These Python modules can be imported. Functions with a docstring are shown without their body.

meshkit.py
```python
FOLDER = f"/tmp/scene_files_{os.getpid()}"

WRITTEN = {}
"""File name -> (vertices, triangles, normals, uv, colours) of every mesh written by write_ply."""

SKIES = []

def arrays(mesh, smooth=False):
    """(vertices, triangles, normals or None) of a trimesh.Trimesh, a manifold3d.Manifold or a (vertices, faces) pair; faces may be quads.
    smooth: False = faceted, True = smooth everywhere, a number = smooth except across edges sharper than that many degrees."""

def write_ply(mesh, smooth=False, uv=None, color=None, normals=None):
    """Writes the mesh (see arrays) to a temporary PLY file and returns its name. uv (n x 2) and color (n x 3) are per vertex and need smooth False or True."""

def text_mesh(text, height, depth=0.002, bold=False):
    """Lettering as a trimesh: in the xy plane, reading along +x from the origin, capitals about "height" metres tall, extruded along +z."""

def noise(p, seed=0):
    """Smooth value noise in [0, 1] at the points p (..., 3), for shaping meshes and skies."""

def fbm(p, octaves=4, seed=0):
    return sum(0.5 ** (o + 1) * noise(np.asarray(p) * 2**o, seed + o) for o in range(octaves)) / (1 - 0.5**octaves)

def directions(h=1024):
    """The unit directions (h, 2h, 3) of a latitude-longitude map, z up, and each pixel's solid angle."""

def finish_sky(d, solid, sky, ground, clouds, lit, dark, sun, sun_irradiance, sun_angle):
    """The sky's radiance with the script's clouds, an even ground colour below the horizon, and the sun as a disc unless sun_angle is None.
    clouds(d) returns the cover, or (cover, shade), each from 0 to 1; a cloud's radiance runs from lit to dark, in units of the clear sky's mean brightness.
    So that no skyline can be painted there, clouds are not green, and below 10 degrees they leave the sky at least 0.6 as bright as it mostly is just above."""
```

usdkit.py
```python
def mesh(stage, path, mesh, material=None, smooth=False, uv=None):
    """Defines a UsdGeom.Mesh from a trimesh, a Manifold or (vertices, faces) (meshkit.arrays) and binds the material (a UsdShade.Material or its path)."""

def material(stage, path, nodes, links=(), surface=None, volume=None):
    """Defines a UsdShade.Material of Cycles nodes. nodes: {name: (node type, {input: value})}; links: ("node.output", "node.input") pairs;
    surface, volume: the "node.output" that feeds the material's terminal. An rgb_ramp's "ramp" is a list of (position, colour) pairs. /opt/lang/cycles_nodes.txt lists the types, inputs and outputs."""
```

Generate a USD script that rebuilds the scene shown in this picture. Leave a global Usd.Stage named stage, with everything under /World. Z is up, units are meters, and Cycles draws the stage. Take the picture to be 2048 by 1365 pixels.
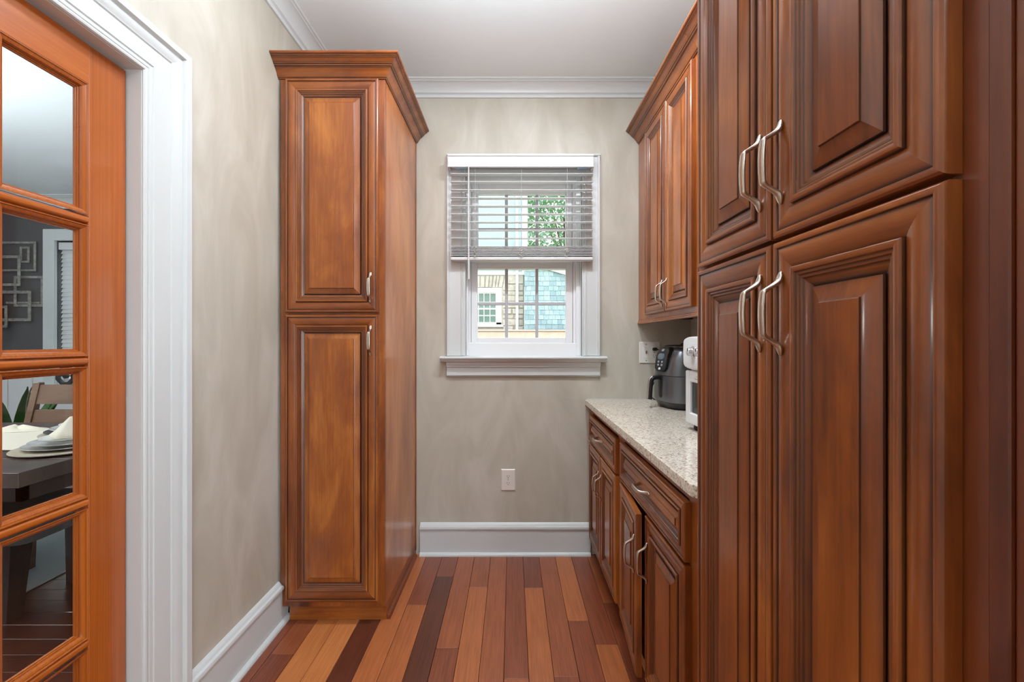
import math, random
import numpy as np, trimesh, usdkit, meshkit
from scipy.spatial import cKDTree
from shapely.geometry import Polygon
from pxr import Usd, UsdGeom, UsdLux, UsdShade, Sdf, Gf, Vt

random.seed(7)
np.random.seed(7)
stage = Usd.Stage.CreateInMemory()
UsdGeom.SetStageUpAxis(stage, "Z")
UsdGeom.Xform.Define(stage, "/World")
UsdGeom.Scope.Define(stage, "/World/Looks")

# ---------------------------------------------------------------- camera, sky, sun, large lights, exposure
F = 870.0                                    # focal length in pixels of a 2048 wide picture
CAMZ = 1.235
cam = UsdGeom.Camera.Define(stage, "/World/camera")
cam.CreateHorizontalApertureAttr(36.0)
cam.CreateVerticalApertureAttr(36.0 * 1365 / 2048)
cam.CreateFocalLengthAttr(36.0 * F / 2048)
cam.CreateClippingRangeAttr((0.02, 500.0))
cam.CreateExposureAttr(1.48)
cx = UsdGeom.Xformable(cam)
cx.AddTranslateOp().Set(Gf.Vec3d(0, 0, CAMZ))
cx.AddRotateXOp().Set(90.0)

sky = UsdLux.DomeLight.Define(stage, "/World/sky")
sky.CreateIntensityAttr(0.34)
sky.CreateColorAttr(Gf.Vec3f(0.93, 0.97, 1.0))
sun = UsdLux.DistantLight.Define(stage, "/World/sun")
sun.CreateIntensityAttr(0.42)
sun.CreateAngleAttr(2.0)
sun.CreateColorAttr(Gf.Vec3f(1.0, 0.96, 0.9))
sx = UsdGeom.Xformable(sun)
sx.AddRotateZOp().Set(25.0)
sx.AddRotateXOp().Set(48.0)


def area_light(path, w, h, loc, rot, power, col=(1, 0.97, 0.93)):
    l = UsdLux.RectLight.Define(stage, path)
    l.CreateWidthAttr(w)
    l.CreateHeightAttr(h)
    l.CreateIntensityAttr(power)
    l.CreateColorAttr(Gf.Vec3f(*col))
    x = UsdGeom.Xformable(l)
    x.AddTranslateOp().Set(Gf.Vec3d(*loc))
    x.AddRotateXYZOp().Set(Gf.Vec3f(*rot))
    return l


# added fill lights: panel behind the camera, unseen uplights bounced off the ceilings
area_light("/World/patio_door_daylight", 1.42, 2.0, (1.8, -2.96, 1.12), (90, 0, 0), 2.4, (0.86, 0.95, 1.06))
area_light("/World/kitchen_uplight", 0.56, 0.24, (0.0, 1.0, 2.205), (180, 0, 0), 24.0, (0.88, 0.96, 1.06))
area_light("/World/kitchen_uplight_behind", 1.0, 0.24, (0.7, -1.3, 2.045), (180, 0, 0), 30.0, (0.88, 0.96, 1.06))
area_light("/World/dining_uplight", 0.9, 0.9, (-3.4, 1.2, 1.545), (180, 0, 0), 15.0, (0.9, 0.97, 1.05))
DINING = 22.0
SPOT = (105.0, 185.0)                                   # recessed lamps
EXT = 1.0


# ---------------------------------------------------------------- helpers: prims
counts = {}


def numbered(parent, name):
    k = (parent, name)
    n = counts.get(k, 0)
    counts[k] = n + 1
    return name if n == 0 else f"{name}_{n:03d}"


class Node:
    def __init__(self, path, origin):
        self.path, self.o = path, np.asarray(origin, float)


WORLD = Node("/World", (0, 0, 0))


def tag(path, label=None, cat=None, group=None, kind=None):
    p = stage.GetPrimAtPath(path.path if isinstance(path, Node) else path)
    for k, v in (("label", label), ("category", cat), ("group", group), ("kind", kind)):
        if v:
            p.SetCustomDataByKey(k, v)


def thing(name, label=None, cat=None, loc=(0, 0, 0), group=None, kind=None):
    path = "/World/" + numbered("/World", name)
    x = UsdGeom.Xform.Define(stage, path)
    x.AddTranslateOp().Set(Gf.Vec3d(*[float(c) for c in loc]))
    tag(path, label, cat, group, kind)
    return Node(path, loc)


def sub(name, parent, label=None):
    path = parent.path + "/" + numbered(parent.path, name)
    UsdGeom.Xform.Define(stage, path)
    if label:
        tag(path, label)
    return Node(path, parent.o)


def as_mesh(m):
    if isinstance(m, (list, tuple)) and len(m) and isinstance(m[0], trimesh.Trimesh):
        return trimesh.util.concatenate(list(m))
    return m


def obj(name, m, mat, parent=WORLD, smooth=30, label=None, cat=None, group=None, kind=None, glaze=None, world=True):
    """One mesh prim. m is in world coordinates (its thing's base is subtracted)."""
    m = as_mesh(m)
    path = parent.path + "/" + numbered(parent.path, name)
    v, f, n = meshkit.arrays(m, smooth)
    raw = np.asarray(m.vertices if hasattr(m, "vertices") else m[0], float)
    u = UsdGeom.Mesh.Define(stage, path)
    u.CreatePointsAttr(Vt.Vec3fArray.FromNumpy((v - (parent.o if world else 0)).astype(np.float32)))
    u.CreateFaceVertexCountsAttr(Vt.IntArray.FromNumpy(np.full(len(f), 3, np.int32)))
    u.CreateFaceVertexIndicesAttr(Vt.IntArray.FromNumpy(f.astype(np.int32).ravel()))
    u.CreateSubdivisionSchemeAttr("none")
    if n is not None:
        u.CreateNormalsAttr(Vt.Vec3fArray.FromNumpy(n.astype(np.float32)))
        u.SetNormalsInterpolation("vertex")
    if glaze is not None:
        g = np.asarray(glaze, np.float32)
        if len(g) != len(v):
            g = g[cKDTree(raw).query(v)[1]]
        UsdGeom.PrimvarsAPI(u).CreatePrimvar("glaze", Sdf.ValueTypeNames.FloatArray, "vertex").Set(Vt.FloatArray.FromNumpy(g))
    UsdShade.MaterialBindingAPI.Apply(u.GetPrim()).Bind(mat)
    tag(path, label, cat, group, kind)
    return Node(path, parent.o)


def duplicate(src, loc, label=None, cat=None, group=None, rz=0.0):
    base = src.path.rsplit("/", 1)[1]
    path = "/World/" + numbered("/World", base)
    x = UsdGeom.Xform.Define(stage, path)
    x.AddTranslateOp().Set(Gf.Vec3d(*loc))
    if rz:
        x.AddRotateZOp().Set(rz)
    x.GetPrim().GetReferences().AddInternalReference(src.path)
    x.GetPrim().SetInstanceable(True)
    tag(path, label, cat, group)
    return Node(path, loc)


# ---------------------------------------------------------------- helpers: shapes
def box(x0, x1, y0, y1, z0, z1, c=0.0):
    x0, x1 = sorted((x0, x1))
    y0, y1 = sorted((y0, y1))
    z0, z1 = sorted((z0, z1))
    if c <= 0:
        m = trimesh.creation.box([x1 - x0, y1 - y0, z1 - z0])
        m.apply_translation([(x0 + x1) / 2, (y0 + y1) / 2, (z0 + z1) / 2])
        return m
    c = min(c, (x1 - x0) * 0.45, (y1 - y0) * 0.45, (z1 - z0) * 0.45)
    p = []
    for X, sx_ in ((x0, 1), (x1, -1)):
        for Y, sy_ in ((y0, 1), (y1, -1)):
            for Z, sz_ in ((z0, 1), (z1, -1)):
                p += [(X, Y + c * sy_, Z + c * sz_), (X + c * sx_, Y, Z + c * sz_), (X + c * sx_, Y + c * sy_, Z)]
    return hull(p)


def hull(p):
    return trimesh.convex.convex_hull(np.asarray(p, float))


def prism(prof, axis, a, b):
    """Polygon extruded along an axis: axis x -> (y,z), y -> (x,z), z -> (x,y)."""
    m = trimesh.creation.extrude_polygon(Polygon(prof).buffer(0), abs(b - a), engine="earcut")
    v = m.vertices.copy()
    lo = min(a, b)
    t = v[:, 2] + lo
    if axis == "z":
        w = np.c_[v[:, 0], v[:, 1], t]
    elif axis == "x":
        w = np.c_[t, v[:, 0], v[:, 1]]
    else:
        w = np.c_[v[:, 0], t, v[:, 1]]
    m = trimesh.Trimesh(w, m.faces, process=False)
    m.fix_normals()
    return m


def loft(rings, cap=True, close=True):
    rings = [np.asarray(r, float) for r in rings]
    n = len(rings[0])
    v = np.vstack(rings)
    f = []
    for i in range(len(rings) - 1):
        for j in range(n if close else n - 1):
            a, b = i * n + j, i * n + (j + 1) % n
            f += [(a, b, b + n), (a, b + n, a + n)]
    if cap:
        for i, flip in ((0, True), (len(rings) - 1, False)):
            c = len(v)
            v = np.vstack([v, rings[i].mean(0)])
            for j in range(n):
                t = (i * n + j, i * n + (j + 1) % n, c)
                f.append(t[::-1] if flip else t)
    m = trimesh.Trimesh(v, np.array(f), process=False)
    m.fix_normals()
    return m


def lathe(prof, center, n=32, axis="z"):
    """prof: (radius, height) from bottom to top."""
    rings = []
    for r, h in prof:
        a = np.arange(n) * 2 * np.pi / n
        r = max(r, 1e-4)
        p = np.c_[r * np.cos(a), r * np.sin(a), np.full(n, h)]
        if axis == "x":
            p = p[:, [2, 0, 1]]
        elif axis == "y":
            p = p[:, [0, 2, 1]]
        rings.append(p + np.asarray(center))
    return loft(rings)


def tube(pts, r, n=8):
    pts = np.asarray(pts, float)
    r = np.broadcast_to(r, (len(pts),))
    t = np.gradient(pts, axis=0)
    t /= np.linalg.norm(t, axis=1, keepdims=True) + 1e-12
    up = np.array([0, 0, 1.0]) if abs(t[:, 2]).max() < 0.9 else np.array([1.0, 0.13, 0])
    rings = []
    for i in range(len(pts)):
        a = np.cross(t[i], up)
        a /= np.linalg.norm(a) + 1e-12
        b = np.cross(t[i], a)
        th = np.arange(n) * 2 * np.pi / n
        rings.append(pts[i] + r[i] * (np.cos(th)[:, None] * a + np.sin(th)[:, None] * b))
    return loft(rings)


def smooth_path(pts, k=6):
    pts = np.asarray(pts, float)
    P = np.vstack([2 * pts[0] - pts[1], pts, 2 * pts[-1] - pts[-2]])
    out = []
    for i in range(1, len(P) - 2):
        for s in np.linspace(0, 1, k, endpoint=False):
            a, b, c, d = P[i - 1], P[i], P[i + 1], P[i + 2]
            out.append(0.5 * (2 * b + (c - a) * s + (2 * a - 5 * b + 4 * c - d) * s * s + (3 * b - a - 3 * c + d) * s ** 3))
    out.append(pts[-1])
    return np.array(out)


def sweep_plan(path, prof, side=1):
    """A moulding: prof (out, z) swept along the plan polyline, mitred at its corners; side=1 -> out is to the left of travel."""
    path = [np.asarray(p, float) for p in path]
    prof = [tuple(p) for p in prof]
    rings = []
    for i, p in enumerate(path):
        dirs = []
        if i > 0:
            d = p - path[i - 1]
            dirs.append(d / np.linalg.norm(d))
        if i < len(path) - 1:
            d = path[i + 1] - p
            dirs.append(d / np.linalg.norm(d))
        ns = [np.array([-d[1], d[0]]) * side for d in dirs]
        n = ns[0] if len(ns) == 1 else (ns[0] + ns[1]) / (1 + ns[0] @ ns[1])
        rings.append(np.array([[p[0] + n[0] * q[0], p[1] + n[1] * q[0], q[1]] for q in prof]))
    n = len(prof)
    v, f, base = [], [], 0
    for i in range(len(rings) - 1):           # each run has vertices of its own, so mitres stay sharp
        v += [rings[i], rings[i + 1]]
        for j in range(n):
            a, b = base + j, base + (j + 1) % n
            f += [(a, b, b + n), (a, b + n, a + n)]
        base += 2 * n
    m = trimesh.Trimesh(np.vstack(v), np.array(f), process=False)
    caps = []
    tri = trimesh.creation.triangulate_polygon(Polygon(prof), engine="earcut")
    for ring in (rings[0], rings[-1]):
        k = cKDTree(np.array(prof)).query(tri[0])[1]
        caps.append(trimesh.Trimesh(ring[k], tri[1], process=False))
    m = trimesh.util.concatenate([m] + caps)
    trimesh.repair.fix_winding(m)
    m.fix_normals()
    return m


def superellipse(cx_, cy_, z, rx, ry, e=4.0, n=40):
    a = np.arange(n) * 2 * np.pi / n
    c, s = np.cos(a), np.sin(a)
    return np.c_[cx_ + rx * np.sign(c) * np.abs(c) ** (2 / e), cy_ + ry * np.sign(s) * np.abs(s) ** (2 / e), np.full(n, z)]


def rot_z(m, deg, about):
    m = m.copy()
    m.apply_transform(trimesh.transformations.rotation_matrix(math.radians(deg), [0, 0, 1], about))
    return m


# ---------------------------------------------------------------- materials
def lin(*c):
    c = np.array(c, float) / 255
    return tuple(np.where(c <= 0.04045, c / 12.92, ((c + 0.055) / 1.055) ** 2.4))


def mat(name, nodes, links, surface, volume=None):
    return usdkit.material(stage, "/World/Looks/" + name, nodes, links, surface=surface)


def plain(name, col, rough=0.5, metal=0.0, bump=0.0, bscale=60, var=0.0, **kw):
    nodes = {"p": ("principled_bsdf", dict(base_color=col, roughness=rough, metallic=metal, **kw))}
    links = []
    if bump or var:
        nodes["g"] = ("geometry", {})
        nodes["n"] = ("noise_texture", {"scale": bscale, "detail": 4})
        links.append(("g.position", "n.vector"))
    if bump:
        nodes["b"] = ("bump", {"strength": bump, "distance": 0.002})
        links += [("n.fac", "b.height"), ("b.normal", "p.normal")]
    if var:
        c = np.array(col)
        nodes["r"] = ("rgb_ramp", {"ramp": [(0.3, tuple(c * (1 - var))), (0.7, tuple(np.minimum(c * (1 + var), 1)))]})
        links += [("n.fac", "r.fac"), ("r.color", "p.base_color")]
    return mat(name, nodes, links, "p.BSDF")


def wood(name, axis, ramp, rough=0.36, coat=0.45, coat_rough=0.13, fine=110.0, stretch=0.05, blotch=4.5, mixf=0.76, glaze=(0.016, 0.005, 0.003), bump=0.03, rnd=0.25, wave=False):
    sc = [fine] * 3
    sc["xyz".index(axis)] = fine * stretch
    sb = [blotch] * 3
    sb["xyz".index(axis)] = blotch * 0.35
    nodes = {
        "g": ("geometry", {}),
        "oi": ("object_info", {}),
        "off": ("vector_math", {"math_type": "multiply_add", "vector2": (7.3, 3.1, 5.7)}),
        "cr": ("combine_xyz", {}),
        "m1": ("mapping", {"scale": tuple(sc)}),
        "m2": ("mapping", {"scale": tuple(sb)}),
        "n1": ("noise_texture", {"scale": 1.0, "detail": 5, "roughness": 0.55, "distortion": 0.5}),
        "n2": ("noise_texture", {"scale": 1.0, "detail": 5, "roughness": 0.6, "distortion": 0.8}),
        "mx": ("mix_float", {"fac": mixf}),
        "rn": ("math", {"math_type": "multiply_add", "value2": rnd * 0.5, "value3": -rnd * 0.25}),
        "ad": ("math", {"math_type": "add"}),
        "r": ("rgb_ramp", {"ramp": ramp}),
        "at": ("attribute", {"attribute": "glaze"}),
        "gm": ("math", {"math_type": "multiply", "value2": 1.0, "use_clamp": True}),
        "mg": ("mix", {"color2": glaze}),
        "b": ("bump", {"strength": bump, "distance": 0.001}),
        "p": ("principled_bsdf", {"roughness": rough, "coat_weight": coat, "coat_roughness": coat_rough, "specular_ior_level": 0.5}),
    }
    links = [("oi.random", "cr.x"), ("oi.random", "cr.y"), ("oi.random", "cr.z"), ("cr.vector", "off.vector1"), ("g.position", "off.vector3"),
             ("off.vector", "m1.vector"), ("off.vector", "m2.vector"), ("m1.vector", "n1.vector"), ("m2.vector", "n2.vector"),
             ("n1.fac", "mx.a"), ("n2.fac", "mx.b"), ("oi.random", "rn.value1"), ("mx.result", "ad.value1"), ("rn.value", "ad.value2"),
             ("ad.value", "r.fac"), ("r.color", "mg.color1"), ("at.fac", "gm.value1"), ("gm.value", "mg.fac"), ("mg.color", "p.base_color"),
             ("n1.fac", "b.height"), ("b.normal", "p.normal")]
    return mat(name, nodes, links, "p.BSDF")


CH = [(0.30, lin(86, 38, 10)), (0.43, lin(124, 61, 18)), (0.55, lin(148, 79, 25)), (0.70, lin(184, 110, 44))]
cherry_z = wood("cherry_upright_grain", "z", CH)
cherry_lit_side = wood("cherry_lit_side_tone", "z", [(0.30, lin(128, 66, 26)), (0.43, lin(164, 92, 42)), (0.55, lin(186, 112, 56)), (0.70, lin(208, 138, 78))])  # cherry lightened: light falling on the cabinet side is put into the colour
cherry_shaded = wood("cherry_shaded_tone", "z", [(0.30, lin(62, 22, 8)), (0.45, lin(92, 38, 14)), (0.58, lin(112, 52, 20)), (0.72, lin(132, 68, 28))])  # cherry darkened: shade at the near right edge is put into the colour
cherry_x = wood("cherry_cross_grain", "x", CH)
cherry_y = wood("cherry_depth_grain", "y", CH)
FIR = [(0.28, lin(150, 72, 16)), (0.5, lin(174, 88, 22)), (0.72, lin(194, 108, 34))]
fir_z = wood("fir_upright_grain", "z", FIR, rough=0.3, coat=0.5, coat_rough=0.08, fine=220, stretch=0.006, blotch=4, mixf=0.4, rnd=0.1)
fir_y = wood("fir_cross_grain", "y", FIR, rough=0.3, coat=0.5, coat_rough=0.08, fine=120, stretch=0.03, blotch=6, mixf=0.6, rnd=0.1)
PT = {
    "dark": [(0.3, lin(70, 34, 22)), (0.7, lin(104, 54, 36))],
    "red": [(0.3, lin(104, 50, 32)), (0.7, lin(146, 78, 50))],
    "mid": [(0.3, lin(124, 64, 38)), (0.7, lin(166, 94, 58))],
    "warm": [(0.3, lin(146, 80, 44)), (0.7, lin(186, 110, 64))],
    "light": [(0.3, lin(168, 96, 48)), (0.7, lin(206, 132, 76))],
}
plank_y = {k: wood("plank_" + k, "y", v, rough=0.34, coat=0.35, coat_rough=0.2, fine=190, stretch=0.03, blotch=9, mixf=0.3, rnd=0.25, bump=0.1) for k, v in PT.items()}
plank_x = wood("plank_dining", "x", [(0.3, lin(60, 28, 20)), (0.7, lin(98, 50, 36))], rough=0.3, coat=0.5, coat_rough=0.15, fine=170, stretch=0.03, blotch=9, mixf=0.4)
dark_wood = wood("dark_table_wood", "x", [(0.3, lin(58, 46, 42)), (0.7, lin(92, 76, 70))], rough=0.4, coat=0.2, fine=120, blotch=6)
dark_wood_z = wood("dark_leg_wood", "z", [(0.3, lin(44, 34, 30)), (0.7, lin(74, 58, 50))], rough=0.45, coat=0.1, fine=120, blotch=6)
chair_wood = wood("brown_chair_wood", "x", [(0.3, lin(84, 60, 44)), (0.7, lin(128, 96, 74))], rough=0.45, coat=0.15, fine=120, blotch=6)
subfloor_m = plain("subfloor", lin(30, 16, 10), 0.8)
white_paint = plain("white_trim_paint", lin(208, 212, 211), 0.35, bump=0.05, bscale=25)
grille_m = plain("window_grille_grey", lin(184, 184, 188), 0.45)
white_vinyl = plain("white_vinyl", lin(232, 233, 234), 0.3)
white_plastic = plain("white_plastic", lin(226, 222, 214), 0.3)
ceiling_m = plain("ceiling_paint", lin(230, 236, 236), 0.55, bump=0.05, bscale=18)
blind_m = plain("blind_slat", lin(216, 218, 218), 0.4)
dark_slot = plain("dark_slot", lin(22, 20, 20), 0.6)
nickel = plain("satin_nickel", lin(208, 200, 188), 0.27, 1.0)
steel = plain("steel", lin(205, 205, 205), 0.25, 1.0)
black_plastic = plain("black_plastic", lin(24, 24, 26), 0.28)
black_matte = plain("black_rubber", lin(18, 18, 19), 0.6)
fryer_grey = plain("fryer_grey_metal", lin(112, 116, 120), 0.3, 0.75)
oven_white = plain("oven_white_metal", lin(222, 224, 226), 0.3, 0.15)
oven_dark = plain("oven_dark_glass", lin(30, 36, 36), 0.08)
lamp_white = plain("lamp_trim_white", lin(235, 235, 233), 0.4)
dining_white = plain("dining_white_paint", lin(226, 226, 226), 0.45)
dining_dark = plain("dining_charcoal_paint", lin(74, 74, 78), 0.55, var=0.1, bscale=5)
bench_fabric = plain("bench_grey_fabric", lin(92, 90, 90), 0.9, bump=0.5, bscale=500, var=0.15)
linen = plain("cream_linen", lin(226, 216, 198), 0.9, bump=0.3, bscale=300, var=0.06)
charger_m = plain("woven_charger", lin(176, 164, 144), 0.7, bump=0.3, bscale=300)
china = plain("silver_china", lin(206, 204, 200), 0.18, 0.3)
china_w = plain("white_china", lin(232, 228, 220), 0.2)
leaf_m = mat("plant_leaf", {"p": ("principled_bsdf", {"base_color": lin(52, 98, 44), "roughness": 0.4}), "t": ("translucent_bsdf", {"color": lin(80, 130, 50)}), "x": ("mix_closure", {"fac": 0.25})},
             [("p.BSDF", "x.closure1"), ("t.BSDF", "x.closure2")], "x.closure")
pot_m = plain("grey_pot", lin(120, 128, 140), 0.5)
rug_m = plain("pale_rug", lin(176, 186, 188), 0.95, bump=0.4, bscale=250, var=0.12)
art_m = plain("weathered_metal", lin(150, 148, 142), 0.45, 0.5, var=0.35, bscale=30)
ornament_m = plain("dark_bronze", lin(58, 60, 64), 0.4, 0.6)
stone_m = plain("grey_stone", lin(196, 190, 178), 0.9, bump=0.8, bscale=9, var=0.2)
mortar_m = plain("mortar", lin(212, 208, 198), 0.9)
stucco_m = plain("pale_stucco", lin(172, 190, 198), 0.9, bump=0.3, bscale=30, var=0.03)
shingle_m = [plain("blue_shingle_%s" % k, c, 0.85, bump=0.4, bscale=25, var=0.12) for k, c in (("pale", lin(172, 196, 198)), ("mid", lin(160, 186, 190)), ("deep", lin(148, 174, 180)))]
ext_white = plain("exterior_white", lin(244, 244, 242), 0.6)
roof_m = plain("grey_roof", lin(120, 116, 112), 0.9)
peach_m = plain("peach_masonry", lin(226, 202, 186), 0.9, var=0.1, bscale=6)
grass_m = plain("ground", lin(120, 130, 90), 1.0, var=0.2, bscale=2)
tree_leaf = mat("tree_leaf", {"oi": ("geometry", {}), "r": ("rgb_ramp", {"ramp": [(0, lin(112, 150, 126)), (1, lin(172, 206, 178))]}), "p": ("principled_bsdf", {"roughness": 0.55}),
                              "t": ("translucent_bsdf", {"color": lin(150, 200, 130)}), "x": ("mix_closure", {"fac": 0.4})},
                [("oi.random_per_island", "r.fac"), ("r.color", "p.base_color"), ("p.BSDF", "x.closure1"), ("t.BSDF", "x.closure2")], "x.closure")
bark_m = plain("bark", lin(96, 82, 70), 0.9, var=0.2, bscale=8)
pane_m = mat("window_pane", {"t": ("transparent_bsdf", {"color": (0.98, 0.99, 0.985)}), "s": ("glossy_bsdf", {"color": (1, 1, 1), "roughness": 0.0}), "f": ("layer_weight", {"blend": 0.5}), "pw": ("math", {"math_type": "power", "value2": 5.0}),
              "ma": ("math", {"math_type": "multiply_add", "value2": 0.6, "value3": 0.022}), "x": ("mix_closure", {})},
             [("f.facing", "pw.value1"), ("pw.value", "ma.value1"), ("ma.value", "x.fac"), ("t.BSDF", "x.closure1"), ("s.BSDF", "x.closure2")], "x.closure")
far_glass = plain("dark_window_glass", lin(112, 140, 128), 0.1)
panel_emit = mat("lamp_diffuser", {"e": ("emission", {"color": (1, 0.97, 0.93), "strength": 3.0})}, [], "e.emission")
display_m = plain("display_blue_grey", lin(96, 112, 124), 0.15)
button_m = plain("button_grey", lin(150, 156, 160), 0.4)

WALLRAMP = [(0.30, lin(174, 167, 151)), (0.5, lin(190, 184, 170)), (0.70, lin(208, 203, 192))]


def suede(name):
    nodes = {"g": ("geometry", {}), "rot": ("mapping", {"rotation": (0.5, 0.5, 0.0), "scale": (3.2, 3.2, 1.1)}), "n": ("noise_texture", {"scale": 1.6, "detail": 6, "roughness": 0.55, "distortion": 1.4}),
             "n2": ("noise_texture", {"scale": 0.55, "detail": 3}), "mx": ("mix_float", {"fac": 0.4}), "r": ("rgb_ramp", {"ramp": WALLRAMP}),
             "rr": ("map_range", {"from_min": 0.3, "from_max": 0.7, "to_min": 0.5, "to_max": 0.36}), "b": ("bump", {"strength": 0.04, "distance": 0.003}), "p": ("principled_bsdf", {"specular_ior_level": 0.45})}
    links = [("g.position", "rot.vector"), ("rot.vector", "n.vector"), ("rot.vector", "n2.vector"), ("n.fac", "mx.a"), ("n2.fac", "mx.b"), ("mx.result", "r.fac"), ("r.color", "p.base_color"),
             ("n.fac", "rr.value"), ("rr.result", "p.roughness"), ("n.fac", "b.height"), ("b.normal", "p.normal")]
    return mat(name, nodes, links, "p.BSDF")


suede_m = suede("suede_wall_paint")


def quartz():
    nodes = {"g": ("geometry", {}), "v": ("voronoi_texture", {"scale": 210.0, "randomness": 1.0}), "sp": ("separate_color", {}), "n": ("noise_texture", {"scale": 55, "detail": 4}),
             "n2": ("noise_texture", {"scale": 9, "detail": 3}), "r": ("rgb_ramp", {"ramp": [(0.0, lin(92, 72, 54)), (0.17, lin(124, 100, 78)), (0.27, lin(190, 176, 158)), (0.5, lin(216, 206, 190)), (0.85, lin(232, 226, 214)), (1.0, lin(242, 238, 230))]}),
             "m": ("mix_float", {"fac": 0.35}), "m2": ("mix_float", {"fac": 0.12}), "p": ("principled_bsdf", {"roughness": 0.09, "specular_ior_level": 0.6})}
    links = [("g.position", "v.vector"), ("g.position", "n.vector"), ("g.position", "n2.vector"), ("v.color", "sp.color"), ("sp.r", "m.a"), ("n.fac", "m.b"), ("m.result", "m2.a"), ("n2.fac", "m2.b"), ("m2.result", "r.fac"), ("r.color", "p.base_color")]
    return mat("speckled_quartz", nodes, links, "p.BSDF")


quartz_m = quartz()

# ---------------------------------------------------------------- room dimensions
XL, XR, YB, H = -1.02, 1.035, 2.52, 2.72       # left wall, right wall, back wall, ceiling
YF = -3.0                                      # wall behind the camera
XR2 = 2.6                                      # the kitchen widens behind the pantry run
DX0, DY0, DY1 = -5.3, -1.2, 4.5                # dining room

S = dict(kind="structure")
# back wall with the window opening
WX0, WX1, WZ0, WZ1 = -0.275, 0.41, 1.135, 2.26
obj("wall_back", [box(XL - 0.12, WX0, YB, YB + 0.17, 0, H), box(WX1, XR + 0.15, YB, YB + 0.17, 0, H), box(WX0, WX1, YB, YB + 0.17, 0, WZ0), box(WX0, WX1, YB, YB + 0.17, WZ1, H)],
    suede_m, smooth=False, label="suede-painted greige wall with the small window", **S)
# left wall with the doorway
OY0, OY1, OZ = 0.35, 1.184, 1.975
obj("wall_left", [box(XL - 0.12, XL, OY1, YB + 0.17, 0, H), box(XL - 0.12, XL, YF - 0.15, OY0, 0, H), box(XL - 0.12, XL, OY0, OY1, OZ, H)], suede_m, smooth=False,
    label="suede-painted greige wall between kitchen and dining room", **S)
obj("wall_right", [box(XR, XR + 0.15, 0.28, YB + 0.17, 0, H), box(XR + 0.15, XR2 + 0.15, 0.28, 0.43, 0, H), box(XR2, XR2 + 0.15, YF, 0.43, 0, H)], suede_m, smooth=False, label="greige wall behind the cabinets on the right", **S)
obj("wall_front", [box(XL - 0.12, 1.02, YF - 0.15, YF, 0, H), box(1.02, 2.58, YF - 0.15, YF, 2.2, H), box(2.58, XR2 + 0.15, YF - 0.15, YF, 0, H)], suede_m, smooth=False, label="greige wall behind the camera", **S)
obj("ceiling", box(XL - 0.12, XR2 + 0.15, YF - 0.15, YB + 0.17, H, H + 0.1), ceiling_m, smooth=False, label="smooth off-white painted ceiling", **S)

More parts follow.
